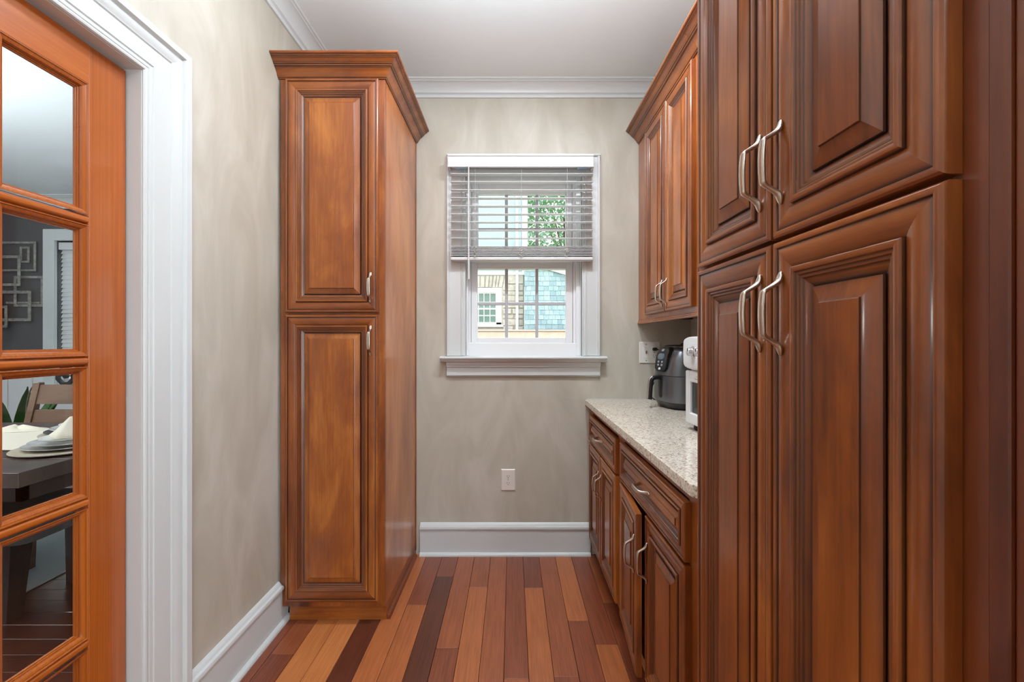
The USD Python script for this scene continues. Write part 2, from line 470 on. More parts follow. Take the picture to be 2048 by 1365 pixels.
# floor: individual planks running away from the camera
floor = thing("floor", "reddish hardwood floor of narrow planks in mixed tones", None, (0, 0, 0), kind="structure")
obj("subfloor", box(XL - 0.02, XR2 + 0.02, YF, YB + 0.02, -0.06, -0.017), subfloor_m, floor, smooth=False)
PW, PX = 0.0922, -0.399
LAY = {  # row: (joints from the back wall forwards), tones
    -7: ([1.95, 1.2], ["red", "red", "mid"]), -6: ([1.715, 0.9], ["mid", "red", "mid"]), -5: ([0.95], ["light", "mid"]), -4: ([1.05], ["light", "warm"]), -3: ([1.2], ["dark", "red"]),
    -2: ([1.32], ["warm", "light"]), -1: ([2.037, 1.0], ["red", "warm", "red"]), 0: ([2.283, 1.1], ["red", "dark", "mid"]), 1: ([1.749, 0.8], ["mid", "red", "mid"]), 2: ([2.181, 1.05], ["mid", "warm", "red"]),
    3: ([1.25], ["mid", "warm"]), 4: ([1.59, 0.7], ["red", "mid", "dark"]), 5: ([2.175, 1.15], ["red", "warm", "mid"]), 6: ([1.60, 0.75], ["mid", "red", "warm"]), 7: ([1.92, 0.95], ["warm", "red", "mid"]),
    8: ([1.77, 0.8], ["red", "warm", "red"]), 9: ([2.05, 1.1], ["mid", "red", "mid"]), 10: ([1.5, 0.9], ["red", "mid", "red"])}
rp = random.Random(3)
for row, (js, tones) in LAY.items():
    xa = max(PX + row * PW, XL + 0.001)
    xb = PX + (row + 1) * PW
    ys = [YB + 0.015] + js + [0.3]
    for i in range(len(ys) - 1):
        obj("plank", box(xa + 0.0007, xb - 0.0007, ys[i + 1] + 0.0007, ys[i] - 0.0007, -0.017, rp.uniform(-0.0004, 0.0), 0.0012), plank_y[tones[i]], floor, smooth=False)
for row in range(-7, 31):                      # behind the camera
    xa, xb = max(PX + row * PW, XL + 0.001), PX + (row + 1) * PW
    ys = [0.3 if row < 11 else 0.28, rp.uniform(-0.6, -0.1), rp.uniform(-1.9, -1.2), YF]
    if row >= 11 and xa > XR2:
        continue
    for i in range(len(ys) - 1):
        obj("plank", box(xa + 0.0007, min(xb - 0.0007, XR2), ys[i + 1] + 0.0007, ys[i] - 0.0007, -0.017, 0.0, 0.0012), plank_y[rp.choice(["red", "mid", "mid", "warm", "light", "dark"])], floor, smooth=False)

# baseboards
BB = [(0, 0.0), (0.034, 0.0), (0.034, 0.007), (0.031, 0.013), (0.026, 0.017), (0.018, 0.019), (0.018, 0.146), (0.021, 0.148), (0.025, 0.152), (0.0255, 0.160), (0.023, 0.166), (0.015, 0.170), (0.013, 0.1745), (0.009, 0.180), (0.004, 0.184), (0, 0.185)]
BBL = [(0, 0.0), (0.034, 0.0), (0.034, 0.007), (0.031, 0.013), (0.026, 0.017), (0.018, 0.019), (0.018, 0.0735), (0, 0.0735)]
obj("baseboard_left", [sweep_plan([(XL, 1.352), (XL, 1.8985)], BB, side=-1), sweep_plan([(XL, 1.8985), (XL, 1.948)], BBL, side=-1)], white_paint, label="tall white baseboard along the left wall", **S)
obj("baseboard_back", sweep_plan([(-0.53, YB), (0.452, YB)], BB, side=-1), white_paint, label="tall white baseboard under the window", **S)
# crown moulding round the room
CR = [(0, -0.078), (0.008, -0.078), (0.010, -0.072), (0.010, -0.062), (0.016, -0.058), (0.020, -0.056), (0.024, -0.046), (0.033, -0.032), (0.046, -0.020), (0.056, -0.0145), (0.064, -0.013), (0.067, -0.009), (0.074, -0.008), (0.078, -0.004), (0.078, 0), (0, 0)]
obj("trim_1", sweep_plan([(XL, YF), (XL, YB), (XR, YB), (XR, 0.28)], [(o, H + z) for o, z in CR], side=-1), white_paint, label="white crown moulding where walls meet the ceiling", **S)

# doorway casing and jamb
CP = [(0, 0), (0, .016), (.003, .0195), (.008, .0205), (.013, .019), (.016, .0155), (.018, .018), (.028, .018), (.031, .0145), (.034, .0185), (.090, .019), (.092, .0155), (.096, .020), (.104, .0215), (.113, .025), (.124, .0255), (.126, .0215), (.134, .0215), (.137, .028), (.141, .031), (.160, .0315), (.166, .028), (.167, 0)]


def casing_leg(c0, c1):
    """strip between two rows of points"""
    n = len(c0)
    f = []
    for j in range(n):
        a, b = j, (j + 1) % n
        f += [(a, b, b + n), (a, b + n, a + n)]
    m = trimesh.Trimesh(np.vstack([c0, c1]), np.array(f), process=False)
    m.fix_normals()
    return m


K = 0.82
far_b = np.array([(XL + o, OY1 + w, 0.0) for w, o in CP])
far_t = np.array([(XL + o, OY1 + w, OZ + w * K) for w, o in CP])
near_t = np.array([(XL + o, OY0 - w, OZ + w * K) for w, o in CP])
near_b = np.array([(XL + o, OY0 - w, 0.0) for w, o in CP])
dc = thing("trim_2", "white moulded door casing around the French door", None, (XL, OY1, 0), kind="structure")
cap = loft([far_b, far_b + [0, 0, 1e-5]])
obj("side_casing", casing_leg(far_b, far_t), white_paint, dc)
obj("head_casing", casing_leg(far_t, near_t), white_paint, dc)
obj("side_casing", casing_leg(near_b, near_t), white_paint, dc)
obj("jamb", box(XL - 0.135, XL + 0.012, OY1 - 0.002, OY1 + 0.012, 0, OZ), white_paint, dc, smooth=False)
obj("jamb", box(XL - 0.135, XL + 0.012, OY0 - 0.012, OY0 + 0.002, 0, OZ), white_paint, dc, smooth=False)
obj("head_jamb", box(XL - 0.135, XL + 0.012, OY0, OY1, OZ - 0.002, OZ + 0.012), white_paint, dc, smooth=False)

# ---------------------------------------------------------------- French door
DXF = -1.045                                  # its kitchen face
door = thing("door_1", "closed fir French door with fifteen glass lites, dining room behind", None, (DXF - 0.035, 1.178, 0.006), kind="structure")
DYA, DYB, DZA, DZB = 0.356, 1.178, 0.006, 1.967
STL, RAILT, RAILB, MW = 0.1035, 0.097, 0.145, 0.026
gy0, gy1, gz0, gz1 = DYA + STL, DYB - STL, DZA + RAILB, DZB - RAILT
obj("stile", box(DXF - .035, DXF, DYB - STL, DYB, DZA, DZB, .0015), fir_z, door, smooth=False)
obj("stile", box(DXF - .035, DXF, DYA, DYA + STL, DZA, DZB, .0015), fir_z, door, smooth=False)
obj("top_rail", box(DXF - .035, DXF, gy0, gy1, gz1, DZB, .0008), fir_y, door, smooth=False)
obj("bottom_rail", box(DXF - .035, DXF, gy0, gy1, DZA, gz0, .0008), fir_y, door, smooth=False)
lw = (gy1 - gy0 - 2 * MW) / 3
lh = (gz1 - gz0 - 4 * MW) / 5
hm = MW / 2


def muntin_prof(c):
    return [(DXF - .035, c - hm), (DXF - .012, c - hm), (DXF - .010, c - hm + .002), (DXF - .005, c - .008), (DXF - .003, c - .0075), (DXF - .001, c - .005), (DXF, c - .003), (DXF, c + .003), (DXF - .001, c + .005),
            (DXF - .003, c + .0075), (DXF - .005, c + .008), (DXF - .010, c + hm - .002), (DXF - .012, c + hm), (DXF - .035, c + hm)]


zs = [gz0 + (i + 1) * lh + i * MW + hm for i in range(4)]
ysm = [gy0 + (i + 1) * lw + i * MW + hm for i in range(2)]
for z in zs:
    obj("muntin", prism(muntin_prof(z), "y", gy0, gy1), fir_y, door)
for y in ysm:
    m = prism(muntin_prof(y), "z", gz0, gz1)
    obj("muntin", m, fir_z, door)
# sticking moulding round each lite
SP = [(0.0, -0.0005), (0.002, -0.0005), (0.0035, -0.003), (0.006, -0.0035), (0.010, -0.006), (0.0125, -0.0105), (0.0125, -0.013), (0.015, -0.0135), (0.0155, -0.016), (0.018, -0.0165), (0.018, -0.022)]
lites = []
for c in range(3):
    for r in range(5):
        a = gy0 + c * (lw + MW)
        b = gz0 + r * (lh + MW)
        lites.append((a, a + lw, b, b + lh))
for (a, a1, b, b1) in lites:
    rings = [np.array([(DXF + d, a + i, b + i), (DXF + d, a1 - i, b + i), (DXF + d, a1 - i, b1 - i), (DXF + d, a + i, b1 - i)]) for i, d in SP]
    parts = []
    for s in range(4):
        t = (s + 1) % 4
        v = np.array([[rg[s], rg[t]] for rg in rings]).reshape(-1, 3)
        f = []
        for k in range(len(rings) - 1):
            q = 2 * k
            f += [(q, q + 1, q + 3), (q, q + 3, q + 2)]
        parts.append(trimesh.Trimesh(v, np.array(f), process=False))
    obj("glazing_bead", parts, fir_z, door, smooth=25, glaze=np.tile(np.repeat([0, 0, .7, .1, .1, .5, .6, .1, .6, .2, .6], 2), 4) * 0.45)
for (a, a1, b, b1) in lites:
    obj("glass_pane", box(DXF - 0.024, DXF - 0.020, a + .010, a1 - .010, b + .010, b1 - .010), pane_m, door, smooth=False)

# ---------------------------------------------------------------- window
def moulded(path_pts, prof, side=1):
    return sweep_plan(path_pts, prof, side)


win = thing("window_1", "small white double-hung window with six-lite sashes and moulded casing", None, (0.065, YB, 1.03), kind="structure")
CY = YB - 0.02
WC0, WC1, WTOP = -0.374, 0.505, 2.301


def side_casing(xo, xi):
    s = 1 if xi > xo else -1
    pr = [(xo, YB), (xo, CY - .006), (xo + s * .002, CY - .008), (xo + s * .012, CY - .008), (xo + s * .013, CY - .002), (xo + s * .016, CY), (xi - s * .028, CY), (xi - s * .026, CY - .003), (xi - s * .019, CY - .004), (xi - s * .017, CY + .001), (xi - s * .010, CY + .002), (xi - s * .008, CY - .001), (xi - s * .002, CY), (xi, CY + .004), (xi, YB)]
    return prism(pr, "z", 1.15, WTOP)


obj("side_casing", side_casing(WC0, -0.268), white_paint, win)
obj("side_casing", side_casing(WC1, 0.403), white_paint, win)
obj("head_casing", box(-0.268, 0.403, CY, YB, 2.20, WTOP, .002), white_paint, win, smooth=False)
obj("head_casing", box(WC0 - .004, WC1 + .004, CY - .012, YB, WTOP - .004, WTOP + .008, .003), white_paint, win, smooth=False)
# stool (sill board) and apron
obj("stool", prism([(YB + .10, 1.148), (CY - .040, 1.148), (CY - .047, 1.145), (CY - .049, 1.139), (CY - .047, 1.134), (CY - .040, 1.131), (CY - .034, 1.127), (CY - .030, 1.118), (CY - .022, 1.114), (YB, 1.112), (YB, 1.13), (YB + .10, 1.13)], "x", -0.268, 0.403), white_paint, win)
for a, b in ((-0.408, -0.268), (0.403, 0.537)):
    obj("stool_horn", prism([(YB, 1.148), (CY - .040, 1.148), (CY - .047, 1.145), (CY - .049, 1.139), (CY - .047, 1.134), (CY - .040, 1.131), (CY - .034, 1.127), (CY - .030, 1.118), (CY - .022, 1.114), (YB, 1.112)], "x", a, b), white_paint, win)
obj("apron", [prism([(YB, 1.113), (CY - .018, 1.113), (CY - .016, 1.104), (CY - .010, 1.094), (CY - .007, 1.091), (CY - .008, 1.087), (CY - .002, 1.085), (CY, 1.082), (CY, 1.040), (CY + .002, 1.036), (CY + .008, 1.030), (YB, 1.028)], "x", WC0 - 0.002, WC1 + 0.002)], white_paint, win)
# jamb liners and vinyl frame
JX0, JX1 = -0.268, 0.403
obj("jamb", box(WX0, JX0, CY, YB + .16, 1.148, 2.25), white_paint, win, smooth=False)
obj("jamb", box(JX1, WX1, CY, YB + .16, 1.148, 2.25), white_paint, win, smooth=False)
obj("head_jamb", box(WX0, WX1, CY, YB + .16, 2.225, WZ1), white_paint, win, smooth=False)
FX0, FX1 = -0.2455, 0.3645
obj("vinyl_frame", box(JX0, FX0 - .012, YB + .05, YB + .16, 1.148, 2.225, .002), white_vinyl, win, smooth=False)
obj("vinyl_frame", box(FX0 - .012, FX0, YB + .075, YB + .16, 1.148, 2.225, .001), white_vinyl, win, smooth=False)
obj("vinyl_frame", box(FX1 + .014, JX1, YB + .05, YB + .16, 1.148, 2.225, .002), white_vinyl, win, smooth=False)
obj("vinyl_frame", box(FX1, FX1 + .014, YB + .075, YB + .16, 1.148, 2.225, .001), white_vinyl, win, smooth=False)
obj("frame_sill", prism([(YB + .060, 1.148), (YB + .060, 1.2195), (YB + .063, 1.2225), (YB + .16, 1.2255), (YB + .16, 1.148)], "x", FX0 - .012, FX1 + .014), white_vinyl, win, smooth=False)
obj("frame_head", box(FX0 - .012, FX1 + .014, YB + .052, YB + .16, 2.185, 2.225, .002), white_vinyl, win, smooth=False)


def sash(y0, y1, x0, x1, zb, zt, gx0, gx1, gzb, gzt, vm, hz, name):
    s = sub(name, win)
    obj("stile", box(x0, gx0, y0, y1, zb, zt, .0025), white_vinyl, s, smooth=False)
    obj("stile", box(gx1, x1, y0, y1, zb, zt, .0025), white_vinyl, s, smooth=False)
    obj("bottom_rail", box(gx0, gx1, y0, y1, zb, gzb, .0025), white_vinyl, s, smooth=False)
    obj("top_rail", box(gx0, gx1, y0, y1, gzt, zt, .0025), white_vinyl, s, smooth=False)
    ym = (y0 + y1) / 2
    for x in vm:
        obj("muntin", box(x - .009, x + .009, ym - .005, ym + .005, gzb, gzt, .003), grille_m, s, smooth=False)
    e = [gx0] + [v for x in vm for v in (x - .009, x + .009)] + [gx1]
    for k in range(0, 6, 2):
        obj("muntin", box(e[k], e[k + 1], ym - .005, ym + .005, hz - .009, hz + .009, .003), grille_m, s, smooth=False)
    for k in range(0, 6, 2):
        for (za, zc) in ((gzb, hz - .009), (hz + .009, gzt)):
            obj("glass_pane", box(e[k], e[k + 1], ym + .001, ym + .004, za, zc), pane_m, s, smooth=False)


sash(YB + .078, YB + .108, FX0 + .002, FX1 - .002, 1.226, 1.712, -0.206, 0.3215, 1.255, 1.667, (-0.033, 0.149), 1.459, "lower_sash")
sash(YB + .115, YB + .145, FX0 + .001, FX1 - .001, 1.668, 2.186, -0.204, 0.325, 1.705, 2.124, (-0.034, 0.152), 1.914, "upper_sash")
obj("sash_lift_rail", prism([(YB + .078, 1.700), (YB + .062, 1.704), (YB + .060, 1.709), (YB + .062, 1.714), (YB + .108, 1.714), (YB + .108, 1.7121), (YB + .078, 1.7121)], "x", FX0 + .01, FX1 - .01), white_vinyl, win)

# ---------------------------------------------------------------- window blind
bl = thing("window_blind", "white faux wood venetian blind half raised across the small window", "blind", (0.055, 2.475, 2.29))
BX0, BX1, BY = -0.3466, 0.457, 2.47
obj("valance", [box(-0.361, 0.459, 2.438, 2.448, 2.211, 2.282, .002), box(-0.361, 0.459, 2.434, 2.438, 2.272, 2.282, .0015), box(-0.361, 0.459, 2.4355, 2.438, 2.211, 2.217, .001),
                box(-0.361, -0.351, 2.448, 2.499, 2.211, 2.282, .001), box(0.449, 0.459, 2.448, 2.499, 2.211, 2.282, .001)], blind_m, bl, smooth=False)
obj("headrail", box(BX0, 0.447, 2.450, 2.497, 2.225, 2.275, .002), blind_m, bl, smooth=False)


def slat(z, tilt=5.0, w=0.050, t=0.0028):
    n = 6
    c, s = math.cos(math.radians(tilt)), math.sin(math.radians(tilt))
    top, bot = [], []
    for i in range(n + 1):
        u = (i / n - 0.5) * w
        hgt = 0.0018 * (1 - (2 * i / n - 1) ** 2)
        top.append((BY + u * c - (hgt + t / 2) * s, z + u * s + (hgt + t / 2) * c))
        bot.append((BY + u * c - (hgt - t / 2) * s, z + u * s + (hgt - t / 2) * c))
    return prism(top + bot[::-1], "x", BX0, BX1)


for k in range(9):
    obj("slat", slat(2.180 - 0.04535 * k), blind_m, bl)
for k in range(7):
    obj("slat", slat(1.768 - 0.0085 * k, 1.0 if k else 3.0), blind_m, bl)
obj("bottom_rail", box(BX0, BX1, BY - .026, BY + .026, 1.689, 1.7085, .004), blind_m, bl, smooth=False)
for x in (-0.207, 0.053, 0.311):
    obj("ladder_cord", [tube([(x, BY - .0275, 2.225), (x, BY - .0275, 1.700)], .0007, 6), tube([(x, BY + .0275, 2.225), (x, BY + .0275, 1.700)], .0007, 6)], blind_m, bl)
    rr = random.Random(int(x * 1000) + 900)
    loops = []
    for _ in range(5):
        c = np.array([x + rr.uniform(-.010, .014), BY - .032, rr.uniform(1.702, 1.762)])
        th = np.linspace(0, 2 * np.pi, 16)
        a, b = rr.uniform(.007, .015), rr.uniform(.004, .009)
        ph = rr.uniform(0, 3)
        loops.append(tube(np.c_[c[0] + a * np.cos(th) * np.cos(ph) - b * np.sin(th) * np.sin(ph), c[1] + .003 * np.sin(2 * th), c[2] + a * np.cos(th) * np.sin(ph) + b * np.sin(th) * np.cos(ph)], .0009, 5))
    obj("slack_cord", loops, plain("slack_cord_%d" % int(abs(x) * 1000), lin(190, 184, 174), .7), bl)
obj("tilt_wand", tube([(-0.2425, 2.432, 2.212), (-0.2425, 2.431, 2.15), (-0.242, 2.428, 1.70), (-0.241, 2.428, 1.58)], [.0035, .004, .0045, .005], 8), blind_m, bl)
for x in (-0.29, 0.40):
    obj("tilt_bracket", box(x - .03, x + .03, 2.452, 2.492, 2.219, 2.2255, .001), plain("clear_bracket_%d" % int((x + 1) * 100), lin(170, 205, 225), .2), bl, smooth=False)

# ---------------------------------------------------------------- cabinet doors and pulls
DP = [(0.0, -.020, 0), (0.0, -.0065, .1), (.0012, -.003, .1), (.004, -.0006, 0), (.0075, 0.0, 0), (.0105, -.0008, .1), (.0118, -.0032, 1), (.0132, -.0030, .8), (.0165, -.0018, .1), (.024, -.0004, 0), (.032, -.0010, 0), (.040, -.0030, 0), (.0445, -.0052, .3),
      (.0455, -.0056, 1), (.0462, -.0012, .4), (.048, .0010, 0), (.0515, .0016, 0), (.0548, .0006, .1), (.0565, -.0022, .7), (.0600, -.0026, .1), (.0618, -.0050, .8), (.0655, -.0055, .1), (.0672, -.0080, .8), (.0705, -.0088, .2), (.0745, -.0115, .4), (.0785, -.0140, 1), (.0800, -.0142, 1)]
PP = [(.0802, -.0135, 1), (.0812, -.0105, .4), (.086, -.0095, .1), (.093, -.0080, 0), (.100, -.0060, .05), (.1045, -.0045, .2), (.1052, -.0040, .6), (.1056, -.0018, .5), (.1066, -.0012, 0)]
FRAME_W = 0.0800


def ring(O, U, Z, D, w, h, i, d):
    return [O + U * i + Z * i + D * d, O + U * (w - i) + Z * i + D * d, O + U * (w - i) + Z * (h - i) + D * d, O + U * i + Z * (h - i) + D * d]


def profiled(rings, gl, sides, flip):
    v, f, g = [], [], []
    for s in sides:
        t = (s + 1) % 4
        b0 = len(v)
        for rg, q in zip(rings, gl):
            v += [rg[s], rg[t]]
            g += [q, q]
        for k in range(len(rings) - 1):
            q = b0 + 2 * k
            tri = [(q, q + 1, q + 3), (q, q + 3, q + 2)]
            f += [x[::-1] for x in tri] if flip else tri
    return v, f, g


def panel_door(name, cab, O, U, D, w, h, sh=1.0, sv=None, mats=None, label=None, pull=None, pull_axis="z", pull_len=.130):
    """A raised-panel door or drawer front. O: lower corner on the front plane; U: along the width; D: outwards."""
    O, U, D = (np.asarray(a, float) for a in (O, U, D))
    Z = np.array([0, 0, 1.0])
    mz, mh = mats
    flip = np.cross(U, Z) @ D < 0
    d = sub(name, cab, label)
    sc = lambda P: [(i * sh, dd, g) for i, dd, g in P]
    fr, pn = sc(DP), sc(PP)
    rings = [ring(O, U, Z, D, w, h, i, dd) for i, dd, g in fr]
    for s, nm, mt in ((3, "stile", mz), (1, "stile", mz), (0, "rail", mh), (2, "rail", mh)):
        v, f, g = profiled(rings, [q for _, _, q in fr], [s], flip)
        obj(nm, trimesh.Trimesh(np.array(v), np.array(f), process=False), mt, d, smooth=28, glaze=g)
    rings = [ring(O, U, Z, D, w, h, i, dd) for i, dd, g in pn]
    v, f, g = profiled(rings, [q for _, _, q in pn], range(4), flip)
    b0 = len(v)
    v += list(rings[-1])
    g += [0] * 4
    t = [(b0, b0 + 1, b0 + 2), (b0, b0 + 2, b0 + 3)]
    f += [x[::-1] for x in t] if flip else t
    bk = ring(O, U, Z, D, w, h, 0, -.020)
    b1 = len(v)
    v += bk
    g += [0] * 4
    t = [(b1, b1 + 2, b1 + 1), (b1, b1 + 3, b1 + 2)]
    f += [x[::-1] for x in t] if flip else t
    obj("panel", trimesh.Trimesh(np.array(v), np.array(f), process=False), mz if h > w * 0.8 else mh, d, smooth=28, glaze=g)
    if pull:
        u, zc = pull
        c = O + U * u + Z * zc - D * .0012
        A, W = (Z, U) if pull_axis == "z" else (U, Z)
        obj("pull_handle", pull_mesh(c, A, W, D, pull_len), nickel, d, smooth=40)
    return d


PULL = [(-.066, .0012, .0015, .001), (-.0645, .0026, .0038, .0020), (-.059, .0036, .0060, .0028), (-.053, .0050, .0066, .0036), (-.0495, .0072, .0058, .0042), (-.0455, .0125, .0046, .0038), (-.0395, .0220, .0044, .0034), (-.0365, .0268, .0052, .0036), (-.0345, .0292, .0062, .0036), (-.0320, .0306, .0070, .0032), (-.016, .0322, .0078, .0032)]


def pull_mesh(c, A, W, D, L):
    k = L / .130
    pts = [(a * k, o, w, t) for a, o, w, t in PULL] + [(0, .0327, .0080, .0032)] + [(-a * k, o, w, t) for a, o, w, t in PULL[::-1]]
    P = np.array([(p[0], p[1]) for p in pts])
    T = np.gradient(P, axis=0)
    T /= np.linalg.norm(T, axis=1, keepdims=True)
    rings = []
    th = np.arange(12) * 2 * np.pi / 12
    e = 3.0
    for (a, o, w, t), tt in zip(pts, T):
        nrm = np.array([-tt[1], tt[0]])
        cs, sn = np.cos(th), np.sin(th)
        x = w * np.sign(cs) * np.abs(cs) ** (2 / e)
        y = t * np.sign(sn) * np.abs(sn) ** (2 / e)
        rings.append(np.array([c + A * (a + nrm[0] * yy) + D * (o + nrm[1] * yy) + W * xx for xx, yy in zip(x, y)]))
    return loft(rings)


X, Y = np.array([1.0, 0, 0]), np.array([0, 1.0, 0])
CROWN = [(0, 0), (.005, 0), (.006, .004), (.010, .006), (.012, .010), (.018, .021), (.026, .030), (.031, .0345), (.0335, .035), (.034, .038), (.038, .039), (.0395, .0435), (.0435, .0445), (.0455, .048), (.050, .054), (.057, .059), (.0615, .0605), (.062, .064), (.066, .065), (.067, .0685), (.072, .0695), (.075, .072), (.075, .078), (0, .078)]
CG = [0.5, .7, .5, .1, .3, 0, 0, .2, .8, .8, .1, .8, .2, .6, 0, 0, .7, .5, .1, .7, .1, 0, 0, 0]


def crown(path, z, side, m, parent):
    pr = [(o, z + q) for o, q in CROWN]
    mm = sweep_plan(path, pr, side)
    zz = np.array([q for _, q in pr])
    g = np.array(CG)[np.abs(np.asarray(mm.vertices)[:, 2][:, None] - zz[None]).argmin(1)]
    obj("crown_moulding", mm, m, parent, smooth=25, glaze=g)


# ---- tall cabinet against the left wall
LX0, LX1, LY = -1.011, -0.5546, 1.90
c1 = thing("tall_cabinet", "tall narrow cherry pantry cabinet with two stacked doors, standing left of the window", "cabinet", (-0.783, 2.2, 0))
obj("body", [box(LX0 + .002, LX1 - .0005, LY + .019, YB - .002, .0745, 2.38)], cherry_lit_side, c1, smooth=False)
obj("face_frame", [box(LX0, -0.976, LY, LY + .019, .0745, 2.38, .001), box(-0.586, LX1, LY, LY + .019, .0745, 2.38, .001), box(-0.976, -0.586, LY + .0003, LY + .019, 2.34, 2.38), box(-0.976, -0.586, LY + .0003, LY + .019, .0745, .115), box(-0.976, -0.586, LY + .0003, LY + .019, 1.335, 1.373)], cherry_z, c1, smooth=False)
obj("toe_kick", box(-0.985, LX1 - .0035, LY + .026, LY + .05, 0, .0745, .001), cherry_x, c1, smooth=False)
obj("side_panel", [prism([(LY + .016, .0745), (LY + .020, .07), (LY + .028, .018), (LY + .030, 0), (YB - .003, 0), (YB - .003, .0745)], "x", LX1 - .012, LX1 - .001)], cherry_z, c1, smooth=False)
obj("scribe_strip", box(LX1 - .002, LX1 + .003, YB - .022, YB - .001, .03, 2.38, .0008), cherry_z, c1, smooth=False)
obj("shoe_moulding", prism([(LX1 - .001, 0), (LX1 + .014, 0), (LX1 + .014, .006), (LX1 + .010, .015), (LX1 + .004, .019), (LX1 - .001, .020)], "y", LY + .030, YB - .036), plain("mahogany_shoe", lin(118, 56, 28), .4), c1)
panel_door("door", c1, (-0.983, LY - .0205, 1.3585), X, -Y, .404, 2.373 - 1.3585, mats=(cherry_z, cherry_x), pull=(.372, 1.466 - 1.3585))
panel_door("door", c1, (-0.983, LY - .0205, .104), X, -Y, .404, 1.349 - .104, mats=(cherry_z, cherry_x), pull=(.372, 1.236 - .104))
for dn in ("door", "door_001"):
    pass
crown([(XL + .001, LY), (LX1, LY), (LX1, YB - .001)], 2.378, -1, cherry_x, c1)

# ---- right-hand run: door faces look towards -x
RF = 0.424                                    # front of the tall cabinet doors


def right_door(name, cab, xf, y0, y1, z0, z1, **k):
    return panel_door(name, cab, (xf, y0, z0), Y, -X, y1 - y0, z1 - z0, mats=(cherry_z, cherry_y), **k)


c2 = thing("tall_cabinet", "large cherry pantry cabinet with four raised-panel doors, nearest on the right", "cabinet", (0.74, 0.70, 0))
XF2 = RF + .0205
obj("body", box(XF2 + .019, XR - .003, .4045, 1.0005, .10, 2.40), cherry_z, c2, smooth=False)
obj("face_frame", [box(XF2, XF2 + .019, .4045, .440, .10, 2.40, .001), box(XF2, XF2 + .019, .985, 1.003, .10, 2.40, .001), box(XF2 + .0004, XF2 + .019, .440, .985, 2.34, 2.40), box(XF2 + .0004, XF2 + .019, .440, .985, .10, .135), box(XF2 + .0004, XF2 + .019, .440, .985, 1.375, 1.42)], cherry_shaded, c2, smooth=False)
obj("toe_kick", box(XF2 + .07, XF2 + .09, .4045, 1.0, 0, .10), cherry_y, c2, smooth=False)
right_door("door", c2, RF, .7168, .9995, 1.400, 2.36, pull=(.026, 1.521 - 1.400))
right_door("door", c2, RF, .4285, .7108, 1.400, 2.36, pull=(.2823 - .026, 1.517 - 1.400))
right_door("door", c2, RF, .7168, .9995, .115, 1.3945, pull=(.026, 1.282 - .115))
right_door("door", c2, RF, .4285, .7108, .115, 1.3945, pull=(.2823 - .026, 1.278 - .115))
crown([(XF2, .405), (XF2, 1.003), (XF2 + .29, 1.003)], 2.398, 1, cherry_y, c2)

fp = thing("filler_panel", "plain cherry filler strip and end panel at the right edge, beside the near pantry cabinet", "cabinet trim", (0.46, 0.35, 0))
obj("filler_strip", box(XF2 - .0025, XF2 + .02, .3862, .4040, .0, 2.40, .0015), cherry_shaded, fp, smooth=False)
obj("end_panel", box(XF2 + .002, XF2 + .02, .285, .3860, .0, 2.40, .001), cherry_shaded, fp, smooth=False)
obj("return_panel", box(XF2 + .02, XR - .003, .285, .305, 0, 2.40, .001), cherry_shaded, fp, smooth=False)

# ---- wall cabinets
UF = 0.733


def wall_cabinet(label, y0, y1, doors, stiles):
    c = thing("wall_cabinet", label, "cabinet", (0.885, (y0 + y1) / 2, 1.332), group=None)
    obj("body", box(UF + .019, XR - .002, y0, y1 - .001, 1.362, 2.378), cherry_z, c, smooth=False)
    obj("face_frame", [box(UF, UF + .019, a, b, 1.357, 2.378, .001) for a, b in stiles] + [box(UF + .0003, UF + .019, stiles[0][0] + .01, stiles[-1][1] - .01, 1.357, 1.39), box(UF + .0003, UF + .019, stiles[0][0] + .01, stiles[-1][1] - .01, 2.345, 2.378)], cherry_z, c, smooth=False)
    mid = None
    (a0, a1), (b0, b1) = doors
    right_door("door", c, UF - .0205 + .0, b0, b1, 1.374, 2.362, pull=(.028, 1.462 - 1.374), pull_len=.128)
    right_door("door", c, UF - .0205 + .0, a0, a1, 1.374, 2.362, pull=(a1 - a0 - .028, 1.462 - 1.374), pull_len=.128)
    lr = [(UF - .006, 1.332), (UF - .008, 1.336), (UF - .008, 1.340), (UF - .004, 1.343), (UF - .004, 1.348), (UF - .001, 1.351), (UF - .001, 1.3565), (UF + .018, 1.3565), (UF + .018, 1.332)]
    obj("light_rail", prism(lr, "y", y0, y1 - .001), cherry_y, c)
    pr = [(UF - .0, YB - .002), (UF - .0, y0)]
    return c


u1 = wall_cabinet("cherry wall cabinet with two raised-panel doors above the far end of the counter", 1.70, YB - .002, ((1.735, 2.032), (2.037, 2.345)), ((1.70, 1.745), (2.015, 2.055), (2.33, YB - .002)))
crown([(UF, YB - .003), (UF, 1.7)], 2.376, -1, cherry_y, u1)
u2 = wall_cabinet("cherry wall cabinet hidden beyond the near pantry, above the toaster oven", 1.006, 1.699, ((1.03, 1.350), (1.355, 1.675)), ((1.006, 1.045), (1.33, 1.375), (1.66, 1.699)))
crown([(UF, 1.699), (UF, 1.085)], 2.376, -1, cherry_y, u2)
pk = thing("under_cabinet_light", "small black puck light under the wall cabinet above the fryer", "light", (0.90, 2.2, 1.362))
obj("housing", lathe([(.030, 1.344), (.034, 1.348), (.034, 1.3615)], (.88, 2.20, 0), 24), black_matte, pk)
obj("cord", tube(smooth_path([(.88, 2.17, 1.356), (.84, 2.05, 1.350), (.83, 1.95, 1.346), (.86, 1.85, 1.356), (.9, 1.8, 1.358)]), .003, 6), black_matte, pk)

# ---- base cabinets
BF = 0.434
BX = BF + .0205


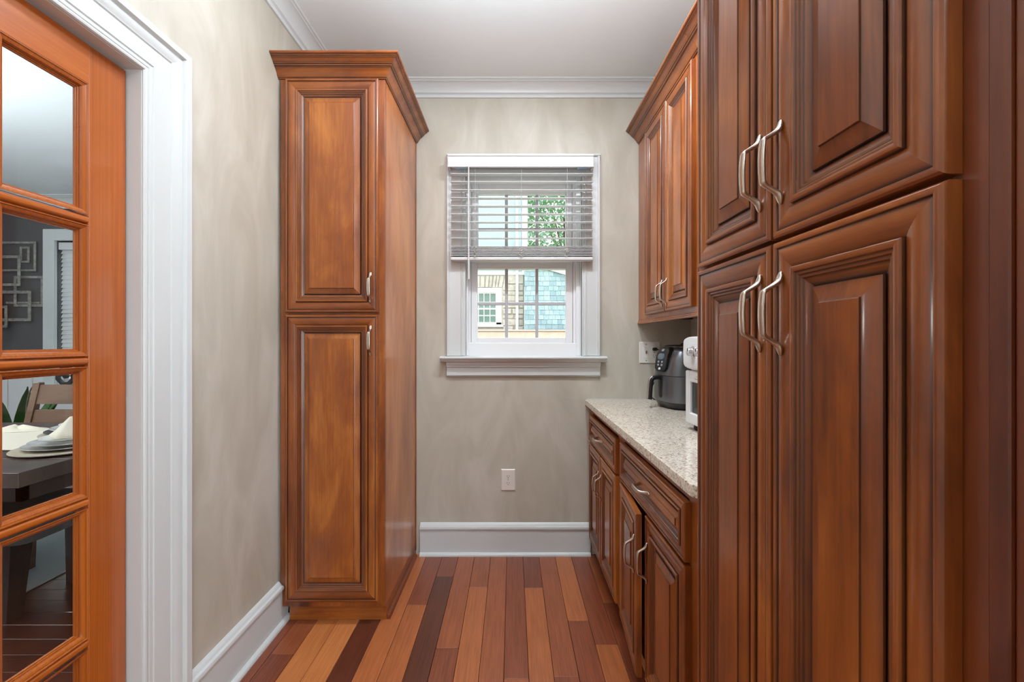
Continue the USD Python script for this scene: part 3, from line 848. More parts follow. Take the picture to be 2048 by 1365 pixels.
def base_cabinet(label, y0, y1, stiles, drawer, dz, doors, ajar=0.0):
    c = thing("base_cabinet", label, "cabinet", (0.74, (y0 + y1) / 2, 0))
    obj("body", box(BX + .019, XR - .002, y0, y1 - .001, .10, .861), cherry_z, c, smooth=False)
    obj("face_frame", [box(BX, BX + .019, a, b, .10, .861, .001) for a, b in stiles] + [box(BX + .0003, BX + .019, stiles[0][0] + .01, stiles[-1][1] - .01, a, b) for a, b in ((.83, .861), (.655, .69), (.10, .14))], cherry_z, c, smooth=False)
    obj("toe_kick", box(BX + .065, BX + .08, y0, y1 - .001, 0, .10), cherry_y, c, smooth=False)
    d0, d1 = drawer
    right_door("drawer", c, BF, d0, d1, dz[0], dz[1], sh=.62, pull=((d1 - d0) / 2, (dz[1] - dz[0]) / 2), pull_axis="y", pull_len=.115)
    (n0, n1), (f0, f1) = doors
    right_door("door", c, BF, n0, n1, .125, .664, pull=(n1 - n0 - .028, .52 - .125), pull_len=.128)
    if ajar:
        a = math.radians(ajar)
        w = f1 - f0
        U = np.array([math.sin(a), math.cos(a), 0.0])     # from the near edge to the hinge at the far edge
        Dn = np.array([-math.cos(a), math.sin(a), 0.0])
        hinge = np.array([BF, f1, .125])
        panel_door("door", c, hinge - U * w, U, Dn, w, .664 - .125, mats=(cherry_z, cherry_y), pull=(.028, .52 - .125), pull_len=.128, label="door standing slightly ajar")
    else:
        right_door("door", c, BF, f0, f1, .125, .664, pull=(.028, .52 - .125), pull_len=.128)
    return c


b1 = base_cabinet("cherry base cabinet with one drawer and two closed doors, against the window wall", 1.80, YB - .002, ((1.80, 1.85), (2.44, YB - .002)), (1.836, 2.461), (.674, .8205), ((1.836, 2.146), (2.151, 2.461)))
b2 = base_cabinet("cherry base cabinet with one drawer and a slightly open door, next to the near pantry", 1.006, 1.799, ((1.006, 1.115), (1.75, 1.799)), (1.10, 1.762), (.674, .826), ((1.10, 1.428), (1.433, 1.762)), ajar=4.6)

# ---- countertop
def round_corner(cx_, cy_, r, a0, a1, n=8):
    return [(cx_ + r * math.cos(t), cy_ + r * math.sin(t)) for t in np.linspace(math.radians(a0), math.radians(a1), n)]


CTX = 0.4235
plan = [(XR - .002, YB - .002), (CTX, YB - .002)] + round_corner(CTX + .030, 1.013 + .030, .030, 180, 270) + [(XR - .002, 1.013)]
pp = Polygon(plan)
layers = []
for ins, z in ((.003, .8625), (0, .866), (0, .891), (.0012, .8938), (.004, .895)):
    q = pp.buffer(-ins, join_style=2) if ins else pp
    layers.append((q, z))
ringsC = []
base_pts = np.array(plan)
cen = base_pts.mean(0)
for ins, z in ((.003, .8625), (0, .866), (0, .891), (.0012, .8938), (.004, .895)):
    r = base_pts.copy()
    w = r[:, 0] < XR - .01
    r[w, 0] += ins
    w2 = r[:, 1] < 1.0131 + .03
    r[w2, 1] += ins
    ringsC.append(np.c_[r, np.full(len(r), z)])
ct = loft(ringsC, cap=False)
tri = trimesh.creation.triangulate_polygon(Polygon(ringsC[-1][:, :2]), engine="earcut")
top = trimesh.Trimesh(np.c_[tri[0], np.full(len(tri[0]), .895)], tri[1], process=False)
bot = trimesh.Trimesh(np.c_[tri[0], np.full(len(tri[0]), .8625)], tri[1][:, ::-1], process=False)
ct = trimesh.util.concatenate([ct, top, bot])
ct.merge_vertices()
ct.fix_normals()
obj("countertop", ct, quartz_m, smooth=25, label="speckled beige quartz countertop over the base cabinets", cat="countertop")
obj("backsplash_bead", box(CTX + .01, XR - .003, YB - .006, YB - .001, .895, .899, .001), white_paint, smooth=False, label="thin pale caulk bead where the counter meets the window wall", cat="caulk")

# ---------------------------------------------------------------- outlets
def screw(c, axis_y=-1):
    return lathe([(.0001, -.0012), (.0026, -.001), (.003, 0)], c, 12, "y")


def receptacle(parent, x, z, y):
    n = 28
    a = np.arange(n) * 2 * np.pi / n
    sh = [(x + .0168 * math.cos(t), z + np.clip(.0168 * math.sin(t), -.0135, .0135)) for t in a]
    r = obj("receptacle", prism(sh, "y", 0, .003).apply_translation([0, y - .0022, 0]), white_plastic, parent, smooth=False)
    obj("slot", [box(x - .0075, x - .0055, y - .0026, y - .002, z - .001, z + .007), box(x + .0055, x + .0075, y - .0026, y - .002, z, z + .0065), lathe([(.0022, -.0026), (.0022, -.002)], (x, y, z - .007), 12, "y")], dark_slot, r, smooth=False)


def plate_mesh(x0, x1, z0, z1, y):
    c = .006
    return hull([(x, yy, z) for (ix, yy) in ((0, y), (0, y - .0025), (c * .6, y - .0055)) for x in (x0 + ix, x1 - ix) for z in (z0 + ix, z1 - ix)])


o1 = thing("wall_outlet", "white duplex outlet low on the wall under the window", "outlet", (-0.0225, YB, .432))
obj("cover_plate", plate_mesh(-.0625, .0185, .3700, .4930, YB - .0002), white_plastic, o1, smooth=False)
for z in (.4515, .4125):
    receptacle(o1, -0.022, z, YB - .0056)
obj("screw", screw((-0.022, YB - .0056, .432)), steel, o1)
o2 = thing("switch_plate", "white double cover plate with a toggle switch and an outlet, beside the air fryer", "outlet", (.797, YB, 1.168))
obj("cover_plate", plate_mesh(.7365, .8580, 1.1060, 1.2300, YB - .0002), white_plastic, o2, smooth=False)
sw = obj("switch_frame", [box(.7600, .7910, YB - .0064, YB - .005, 1.1360, 1.2010, .0006)], white_plastic, o2, smooth=False)
obj("toggle", hull([(.7725, YB - .006, 1.160), (.7785, YB - .006, 1.160), (.7725, YB - .006, 1.176), (.7785, YB - .006, 1.176), (.7735, YB - .016, 1.174), (.7775, YB - .016, 1.174), (.7735, YB - .016, 1.180), (.7775, YB - .016, 1.180)]), plain("toggle_grey", lin(120, 112, 104), .4), sw, smooth=False)
for z in (1.188, 1.1495):
    receptacle(o2, .8215, z, YB - .0056)
for x, z in ((.7755, 1.214), (.7755, 1.122), (.8215, 1.1685)):
    obj("screw", screw((x, YB - .0056, z)), steel, o2)
o3 = thing("wall_outlet", "white outlet plate on the side wall behind the toaster oven", "outlet", (XR, 2.3, 1.28))
obj("cover_plate", hull([(x, yy, z) for (x, c) in ((XR, 0), (XR - .005, .004)) for yy in (2.26 + c, 2.33 - c) for z in (1.225 + c, 1.34 - c)]), white_plastic, o3, smooth=False)

# ---------------------------------------------------------------- air fryer
FXc, FYc, FZ = 0.888, 2.235, .8965
af = thing("air_fryer", "grey and black pod-shaped air fryer with pull-out basket, on the far end of the counter", "air fryer", (FXc, FYc, FZ))
FR = 10.0                                     # turned a little to the camera
fr_ = lambda m: rot_z(m, FR, (FXc, FYc, 0))


def fry(z, rx, ry, e=3.2, dx=0.0):
    return superellipse(FXc + dx, FYc, FZ + z, rx, ry, e)


obj("base", fr_(loft([fry(0, .105, .108), fry(.004, .112, .114), fry(.030, .131, .129), fry(.034, .132, .130)])), black_plastic, af)
obj("basket_front", fr_(loft([fry(.034, .132, .130), fry(.038, .1345, .132), fry(.08, .136, .134), fry(.162, .134, .132), fry(.1635, .132, .130)])), fryer_grey, af)
obj("upper_body", fr_(loft([fry(.1645, .132, .130), fry(.166, .1335, .1315), fry(.20, .130, .129), fry(.25, .122, .124, dx=.003), fry(.285, .110, .116, dx=.007), fry(.300, .100, .108, dx=.010), fry(.306, .088, .098, dx=.012)])), fryer_grey, af)
obj("top_lid", fr_(loft([fry(.304, .098, .106, dx=.012), fry(.312, .096, .104, dx=.012), fry(.318, .086, .094, dx=.014), fry(.320, .04, .05, dx=.02)])), black_plastic, af)
obj("top_vent", fr_(loft([fry(.319, .040, .055, 2.5, .03), fry(.327, .036, .05, 2.5, .03), fry(.330, .02, .03, 2.5, .03)])), black_matte, af)
# tilted control panel on the front
zc = [(.168, -.1375), (.185, -.1385), (.26, -.128), (.300, -.112), (.309, -.098)]


def panel_slab(hw, off, z0i, z1i, thick=.02):
    out = []
    zz = np.linspace(z0i, z1i, 9)
    xx = np.interp(zz, [q[0] for q in zc], [q[1] for q in zc]) - off
    rings = []
    for z, x in zip(zz, xx):
        e = 1 - .0 * z
        edge = min((z - z0i), (z1i - z)) / .02
        w = hw * (1 if edge > 1 else math.sqrt(max(0.15, 1 - (1 - edge) ** 2 * .7)))
        rings.append(np.array([(FXc + x, FYc - w, FZ + z), (FXc + x - .003, FYc - w + .006, FZ + z), (FXc + x - .003, FYc + w - .006, FZ + z), (FXc + x, FYc + w, FZ + z), (FXc + x + thick, FYc + w, FZ + z), (FXc + x + thick, FYc - w, FZ + z)]))
    return loft(rings)


obj("control_panel", fr_(panel_slab(.056, .001, .184, .308)), black_plastic, af, smooth=40)
obj("display", fr_(panel_slab(.032, .0058, .244, .276, .004)), display_m, af, smooth=40)
obj("badge", fr_(panel_slab(.016, .0058, .286, .298, .004)), button_m, af, smooth=40)
for (a, b) in ((.228, .238), (.212, .222)):
    for dy in (-.022, .012):
        m = panel_slab(.010, .0056, a, b, .004)
        m.apply_translation([0, dy + .005, 0])
        obj("button", fr_(m), button_m, af, smooth=40)
m = panel_slab(.012, .0058, .193, .204, .004)
obj("button", fr_(m), plain("button_white", lin(215, 220, 222), .4), af, smooth=40)
# basket handle: an arm out of the front, turned down
hp = smooth_path([(-.118, 0, .152), (-.146, 0, .154), (-.172, 0, .152), (-.186, 0, .141), (-.192, 0, .105), (-.195, 0, .062), (-.197, 0, .044)], 5)
rg = []
T = np.gradient(hp, axis=0)
for q, t in zip(hp, T / np.linalg.norm(T, axis=1, keepdims=True)):
    nrm = np.array([-t[2], 0, t[0]])
    sgn = superellipse(0, 0, 0, .0165, .0100, 3.0, 20)
    rg.append(np.array([[FXc, FYc, FZ] + q + np.array([0, 1, 0]) * s[0] + nrm * s[1] for s in sgn]))
obj("basket_handle", fr_(loft(rg)), black_plastic, af, smooth=40)
obj("handle_mount", fr_(loft([superellipse(FXc - .128, FYc, FZ + .052, .010, .012, 2.5, 20), superellipse(FXc - .1315, FYc, FZ + .06, .011, .017, 2.5, 20), superellipse(FXc - .132, FYc, FZ + .135, .011, .022, 2.5, 20), superellipse(FXc - .130, FYc, FZ + .160, .012, .022, 2.5, 20)])), black_plastic, af, smooth=40)
hs = smooth_path([(-.168, 0, .1625), (-.184, 0, .159), (-.1968, 0, .145), (-.2027, 0, .107), (-.2057, 0, .062), (-.207, 0, .048)], 5)
rg = []
T = np.gradient(hs, axis=0)
for q, t in zip(hs, T / np.linalg.norm(T, axis=1, keepdims=True)):
    nrm = np.array([-t[2], 0, t[0]])
    rg.append(np.array([[FXc, FYc, FZ] + q + np.array([0, 1, 0]) * s[0] + nrm * s[1] for s in superellipse(0, 0, 0, .0095, .0018, 2.5, 14)]))
obj("handle_strip", fr_(loft(rg)), steel, af, smooth=40)
# plug and cord
obj("plug", [box(.809, .834, YB - .027, YB - .0088, 1.179, 1.197, .004)], black_plastic, af, smooth=False)
obj("cord", tube(smooth_path([(.834, YB - .018, 1.188), (.845, YB - .018, 1.180), (.852, YB - .02, 1.150), (.853, YB - .022, 1.10), (.83, YB - .03, 1.03), (.795, YB - .045, .97), (.79, YB - .05, .92), (.82, YB - .06, .9), (.88, YB - .10, .899), (.92, YB - .15, .90)]), .0035, 8), black_plastic, af)
fr_label = None

# ---------------------------------------------------------------- toaster oven
TX, TY0, TY1, TZ = 0.668, 1.255, 1.702, .911
to = thing("toaster_oven", "white and silver toaster oven with top knobs, on the counter beside the near pantry", "toaster oven", (.84, 1.48, .895))
obj("body", box(TX + .028, 1.00, TY0, TY1 - .004, TZ, 1.243, .010), oven_white, to, smooth=False)
obj("control_fascia", loft([np.c_[np.full(24, x), superellipse(0, 0, 0, w, h, 7, 24)[:, 0] + (TY0 + TY1) / 2, superellipse(0, 0, 0, w, h, 7, 24)[:, 1] + 1.190] for x, w, h in ((TX + .03, .2235, .062), (TX + .006, .2235, .062), (TX + .001, .221, .0595), (TX - .001, .214, .052))]), oven_white, to, smooth=35)
fy = []
for k, y in enumerate((1.600, 1.530, 1.40, 1.33)):
    kn = obj("knob", lathe([(.0205, -.004), (.0205, 0), (.021, .003), (.018, .005), (.0155, .007), (.0148, .019), (.0135, .0215), (.0001, .022)], (0, 0, 0), 28, "x").apply_transform(np.array([[-1, 0, 0, TX - .001], [0, -1, 0, y], [0, 0, 1, 1.195], [0, 0, 0, 1.0]])), steel, to, smooth=40)
    obj("pointer", box(TX - .0237, TX - .0230, y - .001, y + .001, 1.197, 1.208), dark_slot, kn, smooth=False)
DF = TX + .008
dr = sub("door", to)
dz0, dz1, dya, dyb = .921, 1.122, TY0 + .004, TY1 - .006
obj("door_frame", [box(DF, DF + .022, dya, dya + .045, dz0, dz1, .004), box(DF, DF + .022, dyb - .040, dyb, dz0, dz1, .004), box(DF, DF + .022, dya + .04, dyb - .035, dz0, dz0 + .042, .004), box(DF, DF + .022, dya + .04, dyb - .035, dz1 - .042, dz1, .004)], oven_white, dr, smooth=False)
obj("door_window", box(DF + .010, DF + .014, dya + .044, dyb - .039, dz0 + .041, dz1 - .041), oven_dark, dr, smooth=False)
obj("door_handle", [tube([(DF - .028, 1.33, dz1 - .018), (DF - .028, 1.53, dz1 - .018)], .0065, 12), box(DF - .026, DF + .004, 1.505, 1.517, dz1 - .023, dz1 - .013, .002), box(DF - .026, DF + .004, 1.343, 1.355, dz1 - .023, dz1 - .013, .002)], steel, dr)
for y in (TY0 + .035, TY1 - .045):
    for x in (TX + .045, .96):
        obj("foot", lathe([(.016, .8952), (.019, .900), (.019, .9115)], (x, y, 0), 16), black_matte, to)

# ---------------------------------------------------------------- recessed ceiling lamps (outside the frame, lighting the room)
for i, (x, y) in enumerate(((-0.22, 1.5), (0.34, 1.5))):
    cl = thing("ceiling_light", ["round recessed ceiling lamp nearer the left wall", "round recessed ceiling lamp nearer the right cabinets"][i], "ceiling light", (x, y, H))
    obj("trim_ring", lathe([(.058, H - .0005), (.085, H - .0005), (.085, H - .006), (.072, H - .010), (.060, H - .008), (.058, H - .0005)][::-1], (x, y, 0), 32), lamp_white, cl)
    obj("diffuser", lathe([(.0002, H - .0045), (.0575, H - .0045), (.0575, H - .0008), (.0002, H - .0008)], (x, y, 0), 32), panel_emit, cl, smooth=False)
    d = UsdLux.DiskLight.Define(stage, cl.path + "/lamp")
    d.CreateRadiusAttr(.055)
    d.CreateIntensityAttr(SPOT[i])
    d.CreateColorAttr(Gf.Vec3f(.92, .97, 1.04))
    UsdGeom.Xformable(d).AddTranslateOp().Set(Gf.Vec3d(0, 0, -.012))
for x, y, w, dd, z, lab in ((.0, 1.0, .56, .24, 2.18, "added unseen fill uplight tray over the pantry passage"), (.7, -1.3, 1.0, .24, 2.02, "added unseen fill uplight tray in the kitchen behind the camera"), (-3.4, 1.2, .9, .9, 1.52, "added unseen square fill uplight tray beside the dining table")):
    kp = thing("pendant_lamp", lab, "fill light", (x, y, H))  # added out of view to carry the fill uplights
    obj("tray", [box(x - w / 2 - .02, x + w / 2 + .02, y - dd / 2 - .02, y + dd / 2 + .02, z, z + .02, .004)], lamp_white, kp, smooth=False)
    for q in (-.4 * w, .4 * w):
        obj("hanger", tube([(x + q, y, z + .03), (x + q, y, H - .001)], .003, 8), steel, kp)
d = UsdLux.SphereLight.Define(stage, "/World/dining_bulb")  # added fill light that brightens the dining room
d.CreateRadiusAttr(.10)
d.CreateIntensityAttr(DINING)
UsdGeom.Xformable(d).AddTranslateOp().Set(Gf.Vec3d(-3.4, 1.2, 1.40))
# ---------------------------------------------------------------- added glazed door behind the camera, framing the fill panel
w3 = thing("door_2", "added white glazed door framing the fill light behind the camera", None, (1.8, YF, 0), kind="structure")
for a, b, c, d in ((1.02, 1.08, 0, 2.2), (2.52, 2.58, 0, 2.2), (1.08, 2.52, 0, .08), (1.08, 2.52, 2.14, 2.2), (1.77, 1.83, .08, 2.14)):
    obj("frame", box(a, b, YF - .10, YF - .03, c, d, .004), white_paint, w3, smooth=False)
for a, b in ((1.08, 1.77), (1.83, 2.52)):
    obj("glass_pane", box(a, b, YF - .07, YF - .065, .08, 2.14), pane_m, w3, smooth=False)

# ---------------------------------------------------------------- dining room
obj("ceiling", box(DX0 - .1, XL - .12, DY0 - .1, DY1 + .15, H, H + .1), ceiling_m, smooth=False, label="white ceiling of the dining room", **S)
WDX0, WDX1, WDZ0, WDZ1 = -4.70, -3.75, .80, 2.27
CHR = 1.08
obj("wall_dining_back", [box(DX0 - .1, WDX0, DY1, DY1 + .15, CHR, H), box(WDX1, XL - .12, DY1, DY1 + .15, CHR, H), box(WDX0, WDX1, DY1, DY1 + .15, WDZ1, H)], dining_dark, smooth=False, label="charcoal accent wall of the dining room", **S)
wn = thing("wall_wainscot", "white panelled wainscot below the charcoal dining wall", None, (-3, DY1, 0), kind="structure")
obj("board", [box(DX0 - .1, WDX0, DY1, DY1 + .15, 0, CHR), box(WDX1, XL - .12, DY1, DY1 + .15, 0, CHR), box(WDX0, WDX1, DY1, DY1 + .15, 0, WDZ0)], dining_white, wn, smooth=False)
for a, b in ((DX0, -4.83), (-3.62, XL - .12)):
    obj("chair_rail", box(a, b, DY1 - .03, DY1, CHR - .02, CHR + .035, .006), dining_white, wn, smooth=False)


def picture_frame(a, b, c, d, w=.03, o=.018):
    return [box(a, b, DY1 - o, DY1, c, c + w, .005), box(a, b, DY1 - o, DY1, d - w, d, .005), box(a, a + w, DY1 - o, DY1, c + w, d - w, .005), box(b - w, b, DY1 - o, DY1, c + w, d - w, .005)]


for a, b in ((-5.24, -4.955), (-3.5, -2.5), (-2.35, -1.35)):
    obj("panel_moulding", picture_frame(a, b, .22, .95), dining_white, wn, smooth=False)
obj("wall_dining_left", box(DX0 - .1, DX0, DY0 - .1, DY1, 0, H), dining_white, smooth=False, label="white side wall of the dining room", **S)
obj("wall_dining_front", box(DX0, XL - .12, DY0 - .1, DY0, 0, H), dining_white, smooth=False, label="white near wall of the dining room", **S)
obj("wall_dining_right", box(XL - .12, XL - .0, YB + .17, DY1 + .15, 0, H), dining_white, smooth=False, label="white wall of the dining room beyond the kitchen", **S)
obj("trim_3", sweep_plan([(DX0, DY0), (DX0, DY1), (XL - .12, DY1), (XL - .12, DY0)], [(o * 1.4, H + z * 1.5) for o, z in CR], side=-1), white_paint, label="white crown moulding of the dining room", **S)
f2 = thing("floor", "dark red plank floor of the dining room", None, (-3, 1.5, 0), kind="structure")
obj("subfloor", box(DX0, XL - .02, DY0, DY1, -.06, -.017), subfloor_m, f2, smooth=False)
rq = random.Random(11)
k = 0
y = 0.0
while y < DY1:
    cuts = [DX0] + sorted([rq.uniform(-4.9, -4.0), rq.uniform(-3.2, -2.2)]) + [XL - .121 if not (OY0 < y < OY1 - .05) else XL - .0005]
    for a, b in zip(cuts, cuts[1:]):
        obj("plank", box(a + .0007, b - .0007, y + .0008, min(y + .0898, DY1), -.017, 0, .0012), plank_x, f2, smooth=False)
    y += .09
obj("subfloor_board", box(DX0, XL - .121, DY0, 0, -.017, 0), plank_x, f2, smooth=False)

w2 = thing("window_2", "white cased dining room window with closed blind", None, (-4.22, DY1, .8), kind="structure")
for a, b, c, d in ((WDX0 - .13, WDX0, .78, WDZ1 + .12), (WDX1, WDX1 + .13, .78, WDZ1 + .12), (WDX0, WDX1, WDZ1, WDZ1 + .12)):
    obj("casing", box(a, b, DY1 - .028, DY1, c, d, .006), white_paint, w2, smooth=False)
obj("casing_step", [box(WDX0 - .02, WDX0, DY1 - .034, DY1 - .028, .80, WDZ1 + .02, .002), box(WDX1, WDX1 + .02, DY1 - .034, DY1 - .028, .80, WDZ1 + .02, .002), box(WDX0, WDX1, DY1 - .034, DY1 - .028, WDZ1, WDZ1 + .02, .002)], white_paint, w2, smooth=False)
obj("stool", box(WDX0 - .16, WDX1 + .16, DY1 - .08, DY1 + .1, .755, .785, .006), white_paint, w2, smooth=False)
for a, b, c, d in ((WDX0, WDX0 + .05, .785, WDZ1), (WDX1 - .05, WDX1, .785, WDZ1), (WDX0 + .05, WDX1 - .05, WDZ1 - .05, WDZ1), (WDX0 + .05, WDX1 - .05, .785, .84), (WDX0 + .05, WDX1 - .05, 1.50, 1.55)):
    obj("sash_bar", box(a, b, DY1 + .07, DY1 + .11, c, d, .003), white_vinyl, w2, smooth=False)
obj("glass_pane", box(WDX0 + .05, WDX1 - .05, DY1 + .088, DY1 + .092, .84, 1.50), pane_m, w2, smooth=False)
obj("glass_pane", box(WDX0 + .05, WDX1 - .05, DY1 + .088, DY1 + .092, 1.55, WDZ1 - .05), pane_m, w2, smooth=False)
b2_ = thing("window_blind", "white venetian blind lowered in the dining room window", "blind", (-4.22, DY1 + .03, 2.2))
obj("valance", box(WDX0 + .012, WDX1 - .012, DY1 - .005, DY1 + .05, 2.18, 2.255, .003), blind_m, b2_, smooth=False)
nsl = 28
for i in range(nsl):
    z = 2.165 - i * (2.165 - .93) / nsl
    obj("slat", hull([(x, DY1 + .03 + u * .010, z + v * .0015 + u * .023) for x in (WDX0 + .014, WDX1 - .014) for u in (-1, 1) for v in (-1, 1)]), blind_m, b2_, smooth=False)
obj("bottom_rail", box(WDX0 + .014, WDX1 - .014, DY1 + .008, DY1 + .052, .905, .925, .003), blind_m, b2_, smooth=False)
# octagonal ornament on its sill
orn = thing("octagonal_ornament", "dark octagonal ornament on the dining room window sill", "ornament", (-4.58, DY1 - .03, .785))
a8 = np.arange(8) * np.pi / 4 + np.pi / 8
oc = lambda r: [(-4.58 + r * math.cos(t), .785 + .092 + r * math.sin(t)) for t in a8]
pf = Polygon(oc(.099), [oc(.070)])
m = trimesh.creation.extrude_polygon(pf, .03, engine="earcut")
m.vertices = np.c_[m.vertices[:, 0], DY1 - .05 + m.vertices[:, 2], m.vertices[:, 1]]
m.fix_normals()
obj("ring", m, ornament_m, orn, smooth=False)
obj("centre", [lathe([(.0001, 0), (.028, .002), (.028, .018), (.0001, .02)], (-4.58, DY1 - .045, .877), 16, "y"), box(-4.655, -4.505, DY1 - .042, DY1 - .03, .871, .883)], ornament_m, orn, smooth=False)

# wall sculpture of overlapping open rectangles
art = thing("wall_sculpture", "weathered metal sculpture of overlapping open rectangles on the charcoal wall", "wall art", (-5.0, DY1, 1.9))
pxz = lambda px, py: ((px - 1024) * 4.47 / F, CAMZ - (py - 682.5) * 4.47 / F)
for k, (x0, y0, x1, y1, w) in enumerate([(-10, 483, 70, 543, .022), (41, 494, 60, 526, .020), (-6, 512, 45, 573, .028), (26, 552, 85, 614, .026), (-2, 582, 63, 643, .030), (-22, 612, 19, 656, .026)]):
    a, d = pxz(x0, y0)
    b, c = pxz(x1, y1)
    a = max(a, DX0 + .01)
    yy = DY1 - .014 - .014 * (k % 3)
    obj("rectangle", [box(a, b, yy - .012, yy, c, c + w, .002), box(a, b, yy - .012, yy, d - w, d, .002), box(a, a + w, yy - .012, yy, c + w, d - w, .002), box(b - w, b, yy - .012, yy, c + w, d - w, .002)], art_m, art, smooth=False)
obj("mounting_bar", box(-5.22, -4.87, DY1 - .014, DY1, 1.62, 1.64), art_m, art, smooth=False)

# dining table
TT = .76
tb = thing("dining_table", "dark grey-brown wooden dining table laid for a meal, seen through the door glass", "table", (-2.7, 2.05, 0))
TXa, TXb, TYa, TYb = -3.62, -1.772, 1.562, 2.535
nb = 5
for i in range(nb):
    wy = (TYb - TYa) / nb
    obj("tabletop_board", box(TXa, TXb, TYa + i * wy + (.0005 if i else 0), TYa + (i + 1) * wy, TT - .055, TT, .0015), dark_wood, tb, smooth=False)
obj("apron", [box(TXa + .10, TXb - .10, TYa + .10, TYa + .125, TT - .14, TT - .055), box(TXa + .10, TXb - .10, TYb - .125, TYb - .10, TT - .14, TT - .055), box(TXb - .125, TXb - .10, TYa + .10, TYb - .10, TT - .14, TT - .055), box(TXa + .10, TXa + .125, TYa + .10, TYb - .10, TT - .14, TT - .055)], dark_wood_z, tb, smooth=False)
obj("pedestal", [box(-2.96, -2.76, 1.95, 2.15, .09, TT - .055, .008), box(-3.3, -2.74, 1.98, 2.12, .0095, .10, .01), box(-2.93, -2.79, 1.72, 2.24, .0095, .10, .01)], dark_wood_z, tb, smooth=False)

# bench tucked under the near side
bn = thing("bench", "short grey upholstered dining bench with thick dark tapered legs tucked under the table", "bench", (-2.4, 2.085, 0))
bs = [np.c_[superellipse(-2.40, 2.085, z, rx, ry, 9, 40)] for z, rx, ry in ((.345, .28, .205), (.35, .295, .215), (.43, .298, .218), (.458, .29, .21), (.468, .26, .18))]
obj("seat_cushion", loft(bs), bench_fabric, bn, smooth=40)
for x, sg in ((-2.61, -1), (-2.215, 1)):
    for y, sh in ((1.925, -1), (2.245, 1)):
        zf = .0095 if x < -2.38 else 0.0
        obj("leg", hull([(x + sx_ * .048, y + sy_ * .045, .346) for sx_ in (-1, 1) for sy_ in (-1, 1)] + [(x - .02 + sx_ * .034, y + sh * .0 + sy_ * .032, zf) for sx_ in (-1, 1) for sy_ in (-1, 1)]), dark_wood_z, bn, smooth=False)

# chair across the table
chx0, chx1, chy = -3.075, -2.58, 2.74
ch = thing("dining_chair", "brown wooden ladder-back dining chair on the far side of the table", "chair", (-2.83, 2.55, 0))
for x in (chx0, chx1 - .04):
    obj("rear_leg", hull([(x + a, chy - .0 + b, .0095) for a in (0, .04) for b in (-.02, .02)] + [(x + a, chy - .04 + b, .46) for a in (0, .04) for b in (-.022, .022)]), chair_wood, ch, smooth=False)
    s = .022 if x == chx0 else -.022
    obj("back_post", hull([(x + a, chy - .04 + b, .455) for a in (0, .04) for b in (-.022, .022)] + [(x + a + s, chy + .05 + b, .965) for a in (0, .04) for b in (-.016, .016)]), chair_wood, ch, smooth=False)
for z0, z1 in ((.835, .955), (.705, .80), (.59, .66)):
    yo = lambda z: chy - .04 + (z - .455) / .51 * .09
    obj("back_slat", hull([(x, yo(z) + b, z) for x in (chx0 + .036, chx1 - .036) for z in (z0, z1) for b in (-.009, .009)]), chair_wood, ch, smooth=False)
obj("seat", box(chx0 - .005, chx1 + .005, 2.31, chy - .015, .43, .46, .008), chair_wood, ch, smooth=False)
for x in (chx0, chx1 - .04):
    obj("front_leg", hull([(x + a, 2.33 + b, .0095) for a in (.005, .035) for b in (0, .03)] + [(x + a, 2.33 + b, .43) for a in (0, .04) for b in (0, .04)]), chair_wood, ch, smooth=False)

# rug
obj("area_rug", box(-4.6, -2.38, 1.7, 2.98, .0005, .009, .003), rug_m, smooth=False, label="pale blue-grey area rug under the dining table", cat="rug")

# table runner, plates, napkins
rn = []
nx, ny = 30, 16
vs, fs = [], []
for i in range(nx + 1):
    for j in range(ny + 1):
        x = -3.55 + (3.55 - 1.80) * i / nx
        yv = 1.876 + .44 * j / ny
        vs.append((x, yv, TT + .003 + .004 * float(meshkit.noise(np.array([[x * 9, yv * 9, 1.0]]))[0])))
for i in range(nx):
    for j in range(ny):
        a = i * (ny + 1) + j
        fs += [(a, a + ny + 1, a + ny + 2), (a, a + ny + 2, a + 1)]
tp = trimesh.Trimesh(np.array(vs), np.array(fs), process=False)
bt = tp.copy()
bt.vertices[:, 2] -= .0022
bt.invert()
obj("table_runner", [tp, bt], linen, smooth=40, label="cream linen runner lying along the dining table", cat="table runner")
nv = []
for (x, y, sx_, sy_, hh) in ((-2.62, 2.30, .16, .07, .022),):
    pts = np.array([(x + sx_ * math.cos(t) * r, y + sy_ * math.sin(t) * r, TT + .006 + hh * (1 - r) * (1 + .6 * math.sin(3 * t + 1))) for r in (1, .75, .5, .2) for t in np.linspace(0, 2 * np.pi, 20, endpoint=False)])
    obj("folded_cloth", loft([np.c_[pts[:20, :2], np.full(20, TT + .005)]] + [pts[20 * i:20 * i + 20] for i in range(4)]), linen, smooth=50, label="crumpled cream cloth on the runner beyond the place settings", cat="napkin")


def plate(name, r, z, cxy, m, label, group, h=.018, lip=True):
    prof = [(r * .55, 0), (r * .6, .0015), (r * .80, h * .35), (r, h), (r, h + .003), (r * .80, h * .35 + .004), (r * .58, .005), (.0002, .005)] if lip else [(r - .002, 0), (r, .0015), (r, .004), (r - .002, .0055), (.0002, .0055)]
    t = thing(name, label, "plate", (cxy[0], cxy[1], z), group)
    obj("rim", lathe(prof, (cxy[0], cxy[1], z), 40), m, t, smooth=40)
    return t


